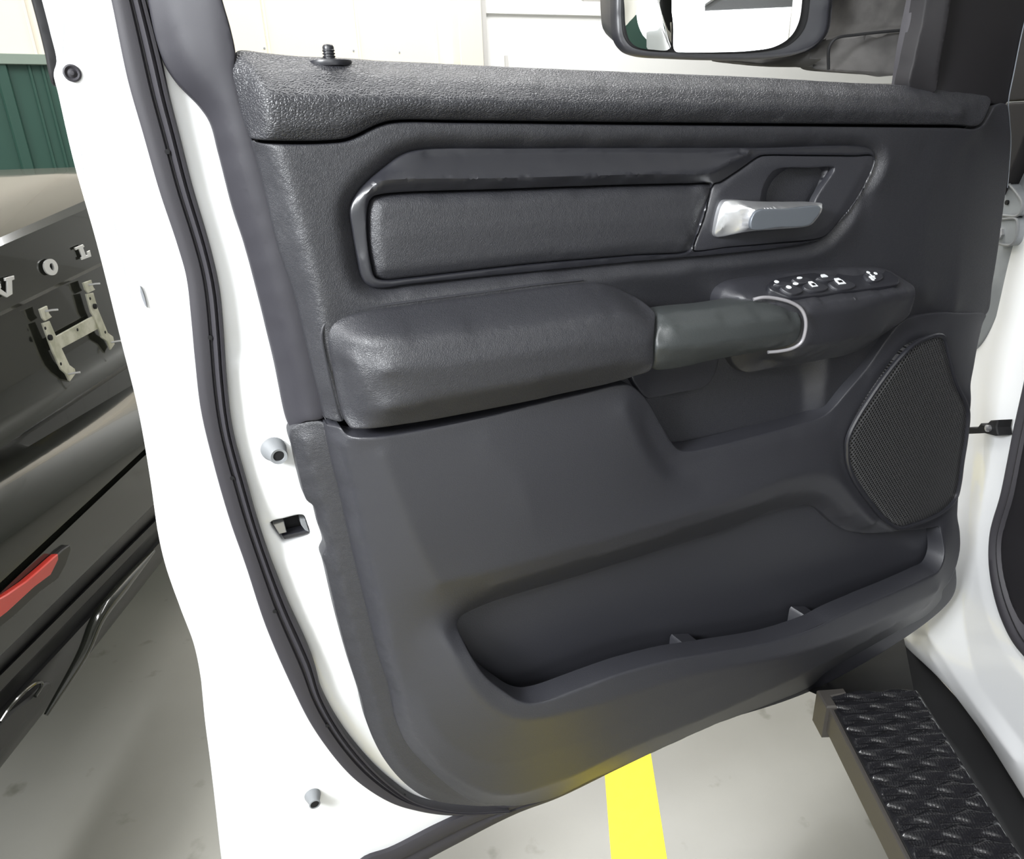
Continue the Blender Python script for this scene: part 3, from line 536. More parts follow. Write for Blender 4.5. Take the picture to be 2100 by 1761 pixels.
# bin floor and front wall
def strip(rows, m, name, parent):
    n = len(rows[0]); V = [p for r_ in rows for p in r_]; F = [(i*n+j, i*n+j+1, (i+1)*n+j+1, (i+1)*n+j) for i in range(len(rows)-1) for j in range(n-1)]
    return mesh(name, V, F, m, parent)
oc = [(945, 1302, .044), (998, 1391, .062), (1061, 1436, .069), (1087, 1443, .071), (1179, 1418, .074), (1373, 1356, .075), (1589, 1317, .072), (1718, 1266, .068), (1850, 1209, .06), (1926, 1172, .052), (1939, 1130, .042), (1932, 1090, .028)]
rim = catmull(DOOR.tr(oc), False, .012)
rows = []
for k, (dz, hh) in enumerate(((0, 0), (-.03, -.008), (-.07, -.014), (-.095, -.022), (-.105, -.04), (-.108, -.1))):
    rows.append([DOOR.w(np.array([p[0], p[1]+dz, max(p[2]+hh-.001, -.002)])) for p in rim])
strip(rows, M['plastic'], 'pocket_wall', bn)
for (x, y, x2, y2) in ((1381, 1303, 1428, 1340), (1626, 1246, 1684, 1282)):
    a = DOOR.px(x, y, .012); c = DOOR.px(x2, y2, .058)
    V = []
    for k in range(9):
        t = k/8; u = a[0]+(c[0]-a[0])*t; v = a[1]+(c[1]-a[1])*t; h = .008+(.060-.008)*t
        for du, dv in ((-.006, -.07), (-.003, -.004), (0, 0), (.012, -.004), (.030, -.010), (.034, -.07)): V.append(DOOR.w(np.array([u+du, v+dv, h])))
    F = [(k*6+j, k*6+j+1, (k+1)*6+j+1, (k+1)*6+j) for k in range(8) for j in range(5)]+[tuple(range(6))]
    mesh('pocket_divider', V, F, M['plastic'], bn)
# --- speaker grille
gm = add_bump(mat('perforated_grille', (.03, .03, .033), .5), 'noise', 500, .05, .0005)
N, L, b = nodes(gm)
uvn = N.new('ShaderNodeTexCoord'); mp = N.new('ShaderNodeMapping'); mp.inputs['Rotation'].default_value = (0, 0, PHI-math.pi/2); L.new(uvn.outputs['Object'], mp.inputs[0])
sx = N.new('ShaderNodeSeparateXYZ'); L.new(mp.outputs[0], sx.inputs[0])
def MN(op, a, b_=None):
    n = N.new('ShaderNodeMath'); n.operation = op
    for i, v in enumerate((a, b_)):
        if v is None: continue
        if isinstance(v, (int, float)): n.inputs[i].default_value = v
        else: L.new(v, n.inputs[i])
    return n.outputs[0]
PX = .0062
# object coordinates: distance along the door and height
al = N.new('ShaderNodeVectorMath'); al.operation = 'DOT_PRODUCT'; al.inputs[1].default_value = tuple(DU); L.new(uvn.outputs['Object'], al.inputs[0])
sz = N.new('ShaderNodeSeparateXYZ'); L.new(uvn.outputs['Object'], sz.inputs[0])
uu = MN('DIVIDE', al.outputs['Value'], PX); vv = MN('DIVIDE', sz.outputs[2], PX*.6)
row = MN('FLOOR', vv); fv = MN('SUBTRACT', MN('FRACT', vv), .5)
sh_ = MN('MULTIPLY', MN('MODULO', MN('ABSOLUTE', row), 2), .5); fu = MN('SUBTRACT', MN('FRACT', MN('ADD', uu, sh_)), .5)
rr = MN('SQRT', MN('ADD', MN('POWER', MN('MULTIPLY', fu, 1.0), 2), MN('POWER', MN('MULTIPLY', fv, .6), 2)))
hole = N.new('ShaderNodeMapRange'); hole.inputs[1].default_value = .22; hole.inputs[2].default_value = .30; L.new(rr, hole.inputs[0])
mc = N.new('ShaderNodeMix'); mc.data_type = 'RGBA'; mc.inputs[6].default_value = (.002, .002, .002, 1); mc.inputs[7].default_value = (.06, .06, .063, 1)
L.new(hole.outputs[0], mc.inputs[0]); L.new(mc.outputs[2], b.inputs['Base Color'])
bp = N.new('ShaderNodeBump'); bp.inputs['Strength'].default_value = .6; bp.inputs['Distance'].default_value = .0015; L.new(hole.outputs[0], bp.inputs['Height']); L.new(bp.outputs[0], b.inputs['Normal'])
gr_ = [(1739, 922), (1740, 901), (1753, 870), (1792, 807), (1832, 752), (1862, 719), (1883, 703), (1924, 689), (1934, 694), (1944, 729), (1959, 786), (1978, 826), (1983, 848), (1979, 896), (1971, 948), (1965, 993), (1958, 1019), (1933, 1046), (1862, 1077), (1843, 1080), (1820, 1067), (1788, 1031), (1754, 982), (1741, 948)]
hh = lambda x: .038-.026*max(0, (x-1860))/120
panel('speaker_grille', DOOR, [(x, y, hh(x)) for x, y in gr_], ccl=[shrink(gr_, 12, .040)[:0] or [(x, y, hh(x)+.003) for x, y, _ in shrink(gr_, 12, 0)]], m=gm, parent=door, r=.002, skirt=.01, cell=.01)
q = catmull(DOOR.tr([(x, y, hh(x)+.002) for x, y in shrink(gr_, -3, 0) for x, y in [(x, y)]] if False else [(p_[0], p_[1], hh(p_[0])+.001) for p_ in shrink(gr_, -2, 0)]), True, .004)
tube(DOOR.w(q), .0036, M['satin'], 'grille_rim', door, 8, closed=True)
# --- quarter trim and window channel at the front
panel('sail_trim', DOOR, [(1866, 184, -.008), (1875, 120, -.008), (1892, 40, -.01), (1905, -40, -.01), (1925, -160, -.01), (1990, -160, .0), (2140, -160, -.01), (2118, -20, -.01), (2098, 60, -.01), (2080, 145, -.01), (2067, 209, -.01), (2034, 213, -.004), (1960, 200, -.002)], curves=[[(1913, 190, -.012), (1925, 120, -.012), (1945, 0, -.012), (1970, -160, -.012)], [(1920, 190, .004), (1932, 120, .006), (1952, 0, .006), (1978, -160, .006)]], m=M['int'], parent=door, r=.002, skirt=.02)
ribbon('window_channel', DOOR, [(1840, 185, -.03), (1852, 100, -.03), (1872, 0, -.03), (1905, -160, -.03)], [(1870, 188, -.02), (1878, 120, -.02), (1896, 30, -.02), (1902, 0, -.02), (1932, -160, -.02)], [(0, -.01), (0, .002), (.2, .004), (.3, -.002), (.4, .003), (.6, .008), (.7, .003), (.85, .010), (1, .008), (1, -.01)], M['rubber'], door, n=40)
wline([(2105, 30, -.008), (2096, 66, -.008), (2080, 145, -.008), (2068, 210, -.008), (2070, 240, -.008), (2073, 290, -.008), (2069, 350, -.008), (2066, 385, -.008)], .0008, M['greymetal'], 'edge_bead')
# --- towing mirror beyond the window
def mh(x, o=0.): return -.27+o+(x-1262)/446*.125
def mp_(pts, o): return [(x, y, mh(x, o)) for x, y in pts]
mout = [(1262, -40), (1263, 40), (1268, 80), (1284, 103), (1312, 114), (1380, 119), (1470, 122), (1560, 121), (1630, 113), (1672, 97), (1698, 66), (1706, 20), (1708, -60), (1706, -330), (1690, -370), (1600, -390), (1300, -390), (1270, -370), (1262, -300)]
mr = panel('side_mirror', DOOR, mp_(mout, 0), m=M['satin'], parent=door, r=.006, skirt=.008, cell=.012, grid=.004, sharp=60, blur=0)
# housing shell closing behind the rim
oc0 = catmull(DOOR.tr(mp_(mout, -.006)), True, .01); cc = oc0.mean(0)+np.array([.03, .01, 0])
rows_ = []
for sc, dh in ((1, 0), (.93, -.03), (.82, -.07), (.62, -.10), (.3, -.115), (.02, -.118)):
    rows_.append([DOOR.w(np.array([cc[0]+(p_[0]-cc[0])*sc+dh*.15, cc[1]+(p_[1]-cc[1])*sc, p_[2]+dh])) for p_ in list(oc0)+[oc0[0]]])
nn_ = len(rows_[0]); mesh('mirror_shell', [p_ for r_ in rows_ for p_ in r_], [(i*nn_+j, i*nn_+j+1, (i+1)*nn_+j+1, (i+1)*nn_+j) for i in range(len(rows_)-1) for j in range(nn_-1)], M['plastic'], mr)
panel('mirror_recess', DOOR, mp_([(1276, -40), (1276, 40), (1281, 75), (1296, 95), (1320, 103), (1400, 108), (1500, 110), (1575, 105), (1620, 92), (1650, 60), (1662, 0), (1664, -300), (1640, -350), (1300, -350), (1278, -330)], .0015), m=M['dark'], parent=mr, r=.001, skirt=.006, blur=0)
_o = DOOR.px(1262, 0, mh(1262)); _e = DOOR.px(1700, 0, mh(1700)); _o[1] = _e[1] = 0
_U = DOOR.w(_e)-DOOR.w(_o); _U /= np.linalg.norm(_U); _N = np.cross(_U, UP); MFR = Frame(DOOR.w(_o), _U, UP, _N)
solidpoly(MFR, catmull(MFR.tr([(1381, -200), (1381, 60), (1382, 100), (1387, 106), (1400, 107), (1470, 107), (1540, 104), (1590, 95), (1622, 74), (1638, 45), (1645, 0), (1648, -60), (1648, -200)], .008), True, .004)[:, :2], .003, .008, M['mirror'], 'mirror_glass', mr)
so_ = catmull(MFR.tr([(1281, -200), (1281, 20), (1284, 60), (1292, 84), (1308, 97), (1340, 102), (1368, 103), (1375, 98), (1377, 60), (1378, -60), (1378, -200)], .008), True, .006); sc_ = so_.mean(0); Vd = [MFR.w(sc_+np.array([0, 0, .006]))]; Fd = []; nd = len(so_)
for q_ in range(1, 11):
    t_ = q_/10
    for p_ in so_: Vd.append(MFR.w(np.array([sc_[0]+(p_[0]-sc_[0])*t_, sc_[1]+(p_[1]-sc_[1])*t_, .008+.006*(1-t_*t_)])))
for q_ in range(10):
    for k_ in range(nd):
        a_, b_ = 1+(q_-1)*nd+k_, 1+(q_-1)*nd+(k_+1) % nd; c_, d_ = 1+q_*nd+k_, 1+q_*nd+(k_+1) % nd
        Fd.append((0, c_, d_) if q_ == 0 else (a_, c_, d_, b_))
mesh('spotter_mirror', Vd, Fd, M['mirror'], mr)
M['arm'] = add_mottle(mat('weathered_mirror_plastic', (.05, .05, .05), .75, spec=.2), (.035, .034, .033), (.075, .072, .070), 14)
ma = panel('mirror_arm', DOOR, [(1480, 121, -.27), (1560, 112, -.27), (1660, 60, -.26), (1690, -40, -.24), (1700, -160, -.24), (1900, -160, -.09), (1884, 0, -.09), (1872, 60, -.09), (1856, 120, -.09), (1845, 152, -.09), (1800, 150, -.11), (1720, 144, -.14), (1629, 137, -.2), (1540, 129, -.25)], curves=[[(1700, 140, -.14), (1702, 90, -.13), (1712, 78, -.128), (1760, 70, -.12), (1868, 58, -.085)]], m=M['arm'], parent=mr, r=.006, skirt=.02, cell=.012, blur=3)
wline([(1699, 142, -.142), (1701, 95, -.131), (1712, 80, -.127), (1760, 71, -.117), (1868, 60, -.083)], .0022, M['dark'], 'arm_joint', parent=mr)
# ================================================================== THE WHITE TRUCK
truck = thing('pickup_truck', 'white pickup body at the right edge with black door seal and running board', 'truck', (TX+.1, 1.0, 0))
# body side: hinge pillar, rocker
body = [(1950, 430, 0), (2058, 372, 0), (2085, 312, 0), (2112, 258, 0), (2150, 215, 0), (2300, 150, 0), (2300, 1900, 0), (2240, 1900, -.01), (2100, 1640, .0), (2069, 1590, .0), (2017, 1506, .005), (1946, 1412, .02), (1901, 1368, .03), (1859, 1330, .045), (1841, 1300, .055), (1800, 1240, .06), (1820, 1050, .05), (1850, 800, .03), (1900, 600, .01)]
sealL = [(2205, 60), (2188, 220), (2170, 420), (2140, 590), (2105, 760), (2079, 878), (2051, 1017), (2035, 1070), (2029, 1100), (2028, 1157), (2037, 1216), (2054, 1272), (2077, 1318), (2110, 1358), (2180, 1430), (2300, 1540)]
bd = panel('body_side', TRUCK, body, m=M['white'], parent=truck, r=.004, skirt=.06, cell=.014, grid=.004, blur=4, sm=False, curves=[
    [(2060, 380, .0), (2020, 620, .0), (2010, 700, .002), (1990, 1000, .01), (1985, 1120, .015), (1975, 1250, .02), (2010, 1400, .02), (2080, 1500, .01), (2200, 1650, .0)],
    [(2140, 420, .012), (2090, 640, .014), (2050, 820, .016), (2020, 1000, .018), (2004, 1120, .020), (2015, 1230, .022), (2060, 1340, .020), (2140, 1440, .018)],
    [(1900, 1300, .05), (1960, 1390, .028), (2080, 1560, .014)],
    [(1905, 1345, .042), (1950, 1400, .024), (2040, 1520, .012)]])
# hinge pocket and hinge hardware, their shadows put into the grey
panel('hinge_pocket', TRUCK, [(2140, 250, .006), (2120, 262, .006), (2098, 300, .006), (2072, 352, .006), (2040, 450, .006), (2010, 600, .006), (1990, 720, .006), (2015, 700, .006), (2050, 640, .006), (2085, 560, .006), (2115, 440, .006), (2150, 300, .006)], m=M['hinge_grey'], parent=truck, r=.003, skirt=.01, cell=.012)
hg = panel('door_hinge', TRUCK, [(2062, 385), (2074, 378), (2082, 392), (2094, 412), (2096, 425), (2090, 440), (2076, 444), (2050, 442)], h=.020, m=M['hinge_grey'], parent=truck, r=.003, skirt=.02, cell=.01)
h2 = panel('hinge_leaf', TRUCK, [(2048, 448), (2084, 448), (2088, 456), (2084, 490), (2074, 503), (2058, 502), (2040, 496)], h=.020, m=M['hinge_grey'], parent=hg, r=.003, skirt=.02, cell=.01)
def trim_line(fr, pts, rad, m, name, parent, closed=False):
    q = catmull(fr.tr(pts), closed, .004); return tube(fr.w(q), rad, m, name, parent, 8, closed)
trim_line(TRUCK, [(2070, 378, .022), (2082, 392, .022), (2096, 414, .022), (2096, 428, .022), (2088, 441, .022), (2050, 441, .022)], .0022, M['light_plug'], 'hinge_edge', hg)
trim_line(TRUCK, [(2048, 450, .022), (2084, 449, .022), (2087, 458, .022), (2083, 490, .022), (2072, 502, .022), (2050, 500, .022)], .0022, M['light_plug'], 'hinge_edge', hg)
lathe(TRUCK.pw(2053, 479, .020), TRUCK.N, [(.010, 0), (.010, .005), (.007, .008), (.0001, .008)], M['steel'], 'hinge_bolt', hg, seg=6)
lathe(TRUCK.pw(2067, 415, .020), TRUCK.N, [(.004, 0), (.004, .003), (.0001, .003)], M['dark'], 'hinge_hole', hg, seg=12)
# door check strap
ck = solidpoly(TRUCK, [TRUCK.px(x, y, .05)[:2] for x, y in ((1975, 876), (1998, 876), (2004, 868), (2014, 872), (2024, 862), (2040, 861), (2037, 876), (2040, 892), (2034, 894), (2010, 888), (1975, 890))], .02, .045, M['dark'], 'check_strap', truck, .002)
lathe(TRUCK.pw(2027, 878, .047), TRUCK.N, [(.006, -.003), (.006, .003), (.003, .005), (.0001, .005)], M['steel'], 'check_pin', ck, seg=12)
# opening seal
sl = [(x, y, .028) for x, y in sealL]
sr = [(x+(22 if y < 1000 else 26), y-6, .028) for x, y in sealL]
sr = [(2250, 40, .028), (2225, 220, .028), (2200, 420, .028), (2170, 600, .028), (2135, 770, .028), (2107, 890, .028), (2080, 1020, .028), (2064, 1070, .028), (2056, 1105, .028), (2056, 1150, .028), (2066, 1205, .028), (2084, 1258, .028), (2106, 1302, .028), (2140, 1340, .028), (2200, 1400, .028), (2320, 1500, .028)]
ribbon('opening_seal', TRUCK, sl, sr, [(0, -.02), (0, -.004), (.1, .003), (.3, .007), (.5, .004), (.6, -.002), (.7, .004), (.85, .006), (1, .0), (1, -.02)], M['rubber'], truck, n=150)
# kick panel inside the cab
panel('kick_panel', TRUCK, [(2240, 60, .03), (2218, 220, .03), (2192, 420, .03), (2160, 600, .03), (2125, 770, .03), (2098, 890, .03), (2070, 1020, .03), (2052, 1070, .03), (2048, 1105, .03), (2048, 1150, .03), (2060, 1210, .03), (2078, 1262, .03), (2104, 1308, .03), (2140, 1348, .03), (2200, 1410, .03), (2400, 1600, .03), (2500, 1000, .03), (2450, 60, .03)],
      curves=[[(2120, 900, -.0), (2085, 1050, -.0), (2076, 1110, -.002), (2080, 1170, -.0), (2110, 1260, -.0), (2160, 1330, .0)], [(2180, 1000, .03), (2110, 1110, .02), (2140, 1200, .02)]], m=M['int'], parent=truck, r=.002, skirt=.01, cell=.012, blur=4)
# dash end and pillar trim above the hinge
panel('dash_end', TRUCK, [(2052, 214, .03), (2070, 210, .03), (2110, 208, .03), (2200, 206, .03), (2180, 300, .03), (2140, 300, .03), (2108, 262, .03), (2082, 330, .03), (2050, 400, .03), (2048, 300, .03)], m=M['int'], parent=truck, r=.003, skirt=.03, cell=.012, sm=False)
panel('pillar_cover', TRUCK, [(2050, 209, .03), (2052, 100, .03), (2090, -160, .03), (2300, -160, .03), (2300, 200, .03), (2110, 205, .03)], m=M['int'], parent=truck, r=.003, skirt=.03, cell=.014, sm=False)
# --- running board
RBZ = .45
B = HOR(RBZ)
rbp = [(1710, 1449, 0), (1755, 1536, 0), (1797, 1614, 0), (1838, 1693, 0), (1873, 1761, 0), (1925, 1860, 0), (2000, 2000, 0), (2230, 2000, 0), (2095, 1761, 0), (2069, 1719, 0), (2017, 1640, 0), (1964, 1557, 0), (1912, 1462, 0), (1880, 1425, 0), (1800, 1418, 0), (1712, 1432, 0)]
PR = B.tr(rbp)
u0 = PR[:, 0].min(); u1 = .715; v1 = B.px(1800, 1418, 0)[1]; v0 = .45
# tread outline in plan
a0 = B.px(1710, 1449, 0); a1 = B.px(1873, 1761, 0); b0 = B.px(1885, 1425, 0); b1 = B.px(2095, 1761, 0)
def lx(y): return a0[0]+(a1[0]-a0[0])*(y-a0[1])/(a1[1]-a0[1])
def rx(y): return b0[0]+(b1[0]-b0[0])*(y-b0[1])/(b1[1]-b0[1])
ys = np.arange(v0, v1, .0016); nxx = 110; V = []; F = []
for y in ys:
    L0, R0 = lx(y), rx(y); wd = R0-L0
    for j in range(nxx):
        t = j/(nxx-1); x = L0+wd*t
        ph = y/.0235; k = math.floor(ph)
        off = .5*(k % 2); c = math.cos(2*math.pi*(t*2.6+off)); f = ph-k-.5
        w = .30+.16*c
        hgt = .0045*max(0, 1-(f/w)**2)**.6 if abs(f) < w else 0
        hgt += .0015*math.exp(-((abs(f)-.48)/.06)**2)
        edge = min(t, 1-t)*wd
        V.append((x, y, hgt*min(1, edge/.004)))
n = len(ys)
F = [(i*nxx+j, i*nxx+j+1, (i+1)*nxx+j+1, (i+1)*nxx+j) for i in range(n-1) for j in range(nxx-1)]
rbm = [(lx(v0)-.004, v0), (lx(v1)-.004, v1), (rx(v1)+.004, v1+.0), (rx(v0)+.004, v0)]
rb = solidpoly(B, rbm, -.05, -.001, M['gloss2'], 'running_board', truck, .003)
tm = mat('black_tread_pad', (.012, .012, .014), .22, coat=.3)
N, L, b = nodes(tm)
tc = N.new('ShaderNodeTexCoord'); v = N.new('ShaderNodeTexVoronoi'); v.inputs['Scale'].default_value = 260; v.inputs['Randomness'].default_value = .3; L.new(tc.outputs['Object'], v.inputs['Vector'])
bp = N.new('ShaderNodeBump'); bp.inputs['Strength'].default_value = .5; bp.inputs['Distance'].default_value = .001; L.new(v.outputs['Distance'], bp.inputs['Height']); L.new(bp.outputs[0], b.inputs['Normal'])
mesh('tread_pad', B.w(np.array(V)), F, tm, rb)
brown = mat('dusty_side_rail', (.055, .050, .046), .55)
sidep = [(lx(v0)-.010, v0), (lx(v1)-.010, v1-.03), (lx(v1)-.003, v1-.03), (lx(v0)-.003, v0)]
solidpoly(B, sidep, -.045, .001, brown, 'side_rail', rb, .002)
solidpoly(B, [(lx(v1)-.016, v1-.035), (lx(v1)-.016, v1+.004), (lx(v1)+.030, v1+.006), (lx(v1)+.030, v1-.006), (lx(v1)+.002, v1-.012), (lx(v1)+.002, v1-.035)], -.06, .006, brown, 'end_cap', rb, .003)
# dark underside sloping from the board down to the rocker
def edgept(px, py, fr, h): return fr.w(fr.px(px, py, h))
r0 = [B.w(np.array([rx(v1-(v1-.3)*t)+.002, v1-(v1-.3)*t, -.004])) for t in np.linspace(0, 1, 8)]
bl = catmull(np.array([TRUCK.px(*q_) for q_ in ((1830, 1290, .052), (1859, 1326, .040), (1901, 1364, .026), (1946, 1408, .016), (2017, 1502, .001), (2069, 1586, -.004), (2100, 1636, -.004), (2240, 1880, -.004), (2420, 2200, -.004))]), False, .03)
s_ = np.r_[0, np.cumsum(np.linalg.norm(np.diff(bl, axis=0), axis=1))]; bl = np.stack([np.interp(np.linspace(0, s_[-1], 8), s_, bl[:, k]) for k in range(3)], 1)
r3 = [TRUCK.w(p_) for p_ in bl]
r1_ = [a_*.97+b_*.03-UP*.03 for a_, b_ in zip(r0, r3)]; r2_ = [a_*.3+b_*.7-UP*.06 for a_, b_ in zip(r0, r3)]
def grid(rows, m, name, parent):
    n = len(rows[0]); return mesh(name, [p for r_ in rows for p in r_], [(i*n+j, i*n+j+1, (i+1)*n+j+1, (i+1)*n+j) for i in range(len(rows)-1) for j in range(n-1)], m, parent)
grid([r0, r1_, r2_, r3], M['dark'], 'board_channel', rb)
BF = HOR(.30)
fr0 = [B.w(np.array([lx(v1)-.014+(rx(v1)+.016-lx(v1))*t, v1+.002, -.002])) for t in np.linspace(0, 1, 8)]
fr1 = [f_+np.array([.004, .012, -.012]) for f_ in fr0]
fr2 = [BF.pw(1620+(1850-1620)*t, 1400-(110)*math.sin(min(t*1.3, 1)*math.pi/2)) for t in np.linspace(0, 1, 8)]
grid([fr0, fr1, fr2], M['dark'], 'front_bracket', rb)
# --- unseen roof, rear body, interior and bed, added to block light from the right
dk = M['int']
def wb(x0, x1, y0, y1, z0, z1, m, name, par, bev=.01): return box(HOR(0), x0, x1, y0, y1, z0, z1, m, name, par, bev)
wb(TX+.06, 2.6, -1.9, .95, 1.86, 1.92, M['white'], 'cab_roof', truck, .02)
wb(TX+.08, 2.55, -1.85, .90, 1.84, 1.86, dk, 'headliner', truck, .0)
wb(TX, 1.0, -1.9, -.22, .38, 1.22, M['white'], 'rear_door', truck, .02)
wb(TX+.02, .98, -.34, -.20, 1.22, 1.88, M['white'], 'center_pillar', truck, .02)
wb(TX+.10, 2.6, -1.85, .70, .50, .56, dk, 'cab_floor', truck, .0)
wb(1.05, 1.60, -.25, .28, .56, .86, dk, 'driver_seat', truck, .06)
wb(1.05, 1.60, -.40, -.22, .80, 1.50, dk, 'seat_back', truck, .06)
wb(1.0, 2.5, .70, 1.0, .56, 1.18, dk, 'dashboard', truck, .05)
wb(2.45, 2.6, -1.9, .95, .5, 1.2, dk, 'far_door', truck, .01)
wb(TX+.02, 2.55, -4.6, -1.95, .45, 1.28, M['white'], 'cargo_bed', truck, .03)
# ================================================================== BLACK CAR
car = thing('parked_car', 'glossy black car at the left edge with letters and a bare plate bracket', 'car', (CX-.6, 1.6, 0))
def ext(a, b, t): return (a[0]+(b[0]-a[0])*t, a[1]+(b[1]-a[1])*t)
# body cross-section built from traced break lines, each as (pixel at x=0, pixel further back, offset)
def zy(p, h): q = CAR.px(p[0], p[1], h); return q[0], q[1]
lines = [((0, 487), (147, 423), .0), ((0, 505), (150, 440), .010), ((0, 640), (204, 540), .006), ((0, 648), (204, 547), -.006), ((0, 800), (256, 655), -.006), ((0, 850), (256, 695), .0), ((0, 880), (256, 716), .013), ((0, 903), (256, 733), .025), ((0, 919), (256, 746), .029), ((0, 925), (256, 753), .020), ((0, 930), (256, 758), -.015),
         ((0, 950), (270, 790), -.005), ((0, 975), (280, 812), .020), ((0, 1010), (290, 838), .045), ((0, 1075), (290, 874), .072), ((0, 1130), (292, 898), .082), ((0, 1195), (293, 924), .086), ((0, 1199), (293, 927), .072), ((0, 1212), (293, 935), .072), ((0, 1216), (293, 938), .085), ((0, 1345), (284, 1065), .075), ((0, 1380), (290, 1092), .05), ((0, 1386), (290, 1097), .062), ((0, 1418), (300, 1106), .062), ((0, 1424), (300, 1112), .045), ((0, 1455), (310, 1122), .040), ((0, 1466), (315, 1126), .050), ((0, 1557), (329, 1143), .02), ((0, 1575), (329, 1155), -.05)]
prof = []
for a, b_, h in lines:
    ya, za = zy(a, h); yb, zb = zy(b_, h); prof.append(((za+zb)/2, h, (zb-za)/(yb-ya), ya, za))
ymid = 1.6
Y0, Y1 = .25, 3.05
def crown(y): return -.16*max(0, (y-2.3)/.75)**2.2-.10*max(0, (.9-y)/.9)**2
ny = 70; rows = []
for k in range(ny+1):
    y = Y0+(Y1-Y0)*k/ny; rows.append([(CAR.w(np.array([y, p[4]+p[2]*(np.clip(y, .9, 1.9)-p[3]), p[1]+crown(y)]))) for p in prof])
ci = 13
# boot lid (upper part) and bumper
def part_rows(i0, i1, m, name, parent=car, smooth=True):
    V = [r_[i] for r_ in rows for i in range(i0, i1+1)]; n = i1-i0+1
    F = [(k*n+j, (k+1)*n+j, (k+1)*n+j+1, k*n+j+1) for k in range(len(rows)-1) for j in range(n-1)]
    return mesh(name, V, F, m, parent, sharp=35)
lid = part_rows(0, 10, M['gloss'], 'boot_lid')
part_rows(10, 20, M['gloss'], 'bumper')
lower = part_rows(20, 28, M['gloss2'], 'lower_valance')
# deck sweeping up to the rear window
V = []; nx2 = 26
zt = prof[0][4]
for k in range(ny+1):
    y = Y0+(Y1-Y0)*k/ny
    e = rows[k][0]
    for j in range(nx2):
        t = j/(nx2-1); x = e[0]-1.9*t
        rise = .030*min(1, t*14)**.5+.012*t
        side = 1-(abs((y-1.62)/1.46))**5
        V.append((x, y, e[2]+(rise if j else 0)-.06*(1-max(side, 0))*min(1, t*8)))
F = [(k*nx2+j, k*nx2+j+1, (k+1)*nx2+j+1, (k+1)*nx2+j) for k in range(ny) for j in range(nx2-1)]
deckm = mat('black_deck_paint', (.014, .015, .012), .22, coat=.25, spec=.3)
mesh('boot_deck', V, F, deckm, car)
# raised badge letters
def extr(fr, poly_px, h, t, name, m, parent, bev=.0008):
    return solidpoly(fr, [fr.px(x, y, h)[:2] for x, y in poly_px], h, h+t, m, name, parent, bev)
hb = .012
lab(extr(CAR, [(-14, 586), (-2, 582), (0, 590), (-2, 592), (12, 602), (12, 576), (8, 576), (7, 570), (26, 565), (27, 573), (22, 575), (23, 603), (12, 610), (-16, 596)], hb, .003, 'badge_letter', M['letter'], lid), 'letter V')
# O as a ring
oc_ = [(88, 540), (94, 533), (103, 531), (111, 536), (116, 546), (115, 557), (110, 563), (101, 564), (92, 558), (88, 549)]
oi = [(100, 541), (105, 540), (108, 548), (107, 555), (103, 553), (99, 546)]
def ringmesh(fr, outer, inner_, h, t, name, m, parent):
    n = 40; a = linear(catmull(fr.tr(outer, h), True, .002), True, .0005); b2 = catmull(fr.tr(inner_, h), True, .0005)
    def rs(q):
        c = q.mean(0); an = np.arctan2(q[:, 1]-c[1], q[:, 0]-c[0]); o = np.argsort(an); tt = np.linspace(-math.pi, math.pi, n, endpoint=False)
        r_ = np.interp(tt, an[o], np.hypot(q[o, 0]-c[0], q[o, 1]-c[1]), period=2*math.pi); return np.stack([c[0]+r_*np.cos(tt), c[1]+r_*np.sin(tt)], 1)
    A, B_ = rs(a), rs(b2); V = [(p[0], p[1], h) for p in A]+[(p[0], p[1], h+t) for p in A]+[(p[0], p[1], h+t) for p in B_]+[(p[0], p[1], h) for p in B_]
    F = [(l*n+i, l*n+(i+1) % n, (l+1)*n+(i+1) % n, (l+1)*n+i) for l in range(3) for i in range(n)]
    return mesh(name, fr.w(np.array(V)), F, m, parent)
lab(ringmesh(CAR, oc_, oi, hb, .003, 'badge_letter', M['letter'], lid), 'letter O')
lab(extr(CAR, [(151, 508), (168, 501), (171, 506), (168, 508), (174, 524), (178, 522), (176, 516), (182, 513), (185, 526), (166, 533), (164, 528), (167, 526), (160, 510), (154, 513)], hb, .003, 'badge_letter', M['letter'], lid), 'letter L')
# number-plate bracket
hr = .004
br = extr(CAR, [(108, 692), (195, 644), (206, 670), (120, 716)], hr, .004, 'plate_bracket', M['zinc'], car)
for pts in ([(84, 663), (98, 658), (112, 690), (122, 712), (139, 748), (150, 756), (152, 766), (140, 782), (132, 766), (122, 757), (104, 718)],
            [(78, 634), (93, 627), (97, 642), (103, 650), (90, 658), (84, 652)],
            [(174, 603), (188, 600), (198, 634), (218, 682), (229, 690), (232, 706), (224, 717), (217, 700), (206, 692), (192, 652), (184, 640)],
            [(168, 580), (184, 574), (188, 588), (192, 594), (178, 601), (172, 594)]):
    extr(CAR, pts, hr+.003, .004, 'bracket_arm', M['zinc'], br)
for x, y in ((93, 673), (159, 676), (125, 746), (216, 681), (185, 612)):
    lathe(CAR.pw(x, y, hr+.0072), CAR.N, [(.0035, 0), (.0001, .0004)], M['dark'], 'bracket_hole', br, seg=12)
for x, y in ((101, 692), (193, 628)):
    lathe(CAR.pw(x, y, hr+.007), CAR.N, [(.006, 0), (.006, .004), (.003, .005), (.0001, .005)], M['dark'], 'bracket_screw', br, seg=12)
for x, y in ((93, 638), (182, 584), (140, 767), (228, 702)):
    c = CAR.pw(x, y, hr+.007); tube([c, c+np.array([.012, .004, .001]), c+np.array([.020, .010, .0])], .0022, M['steel'], 'bracket_screw', br, 8)
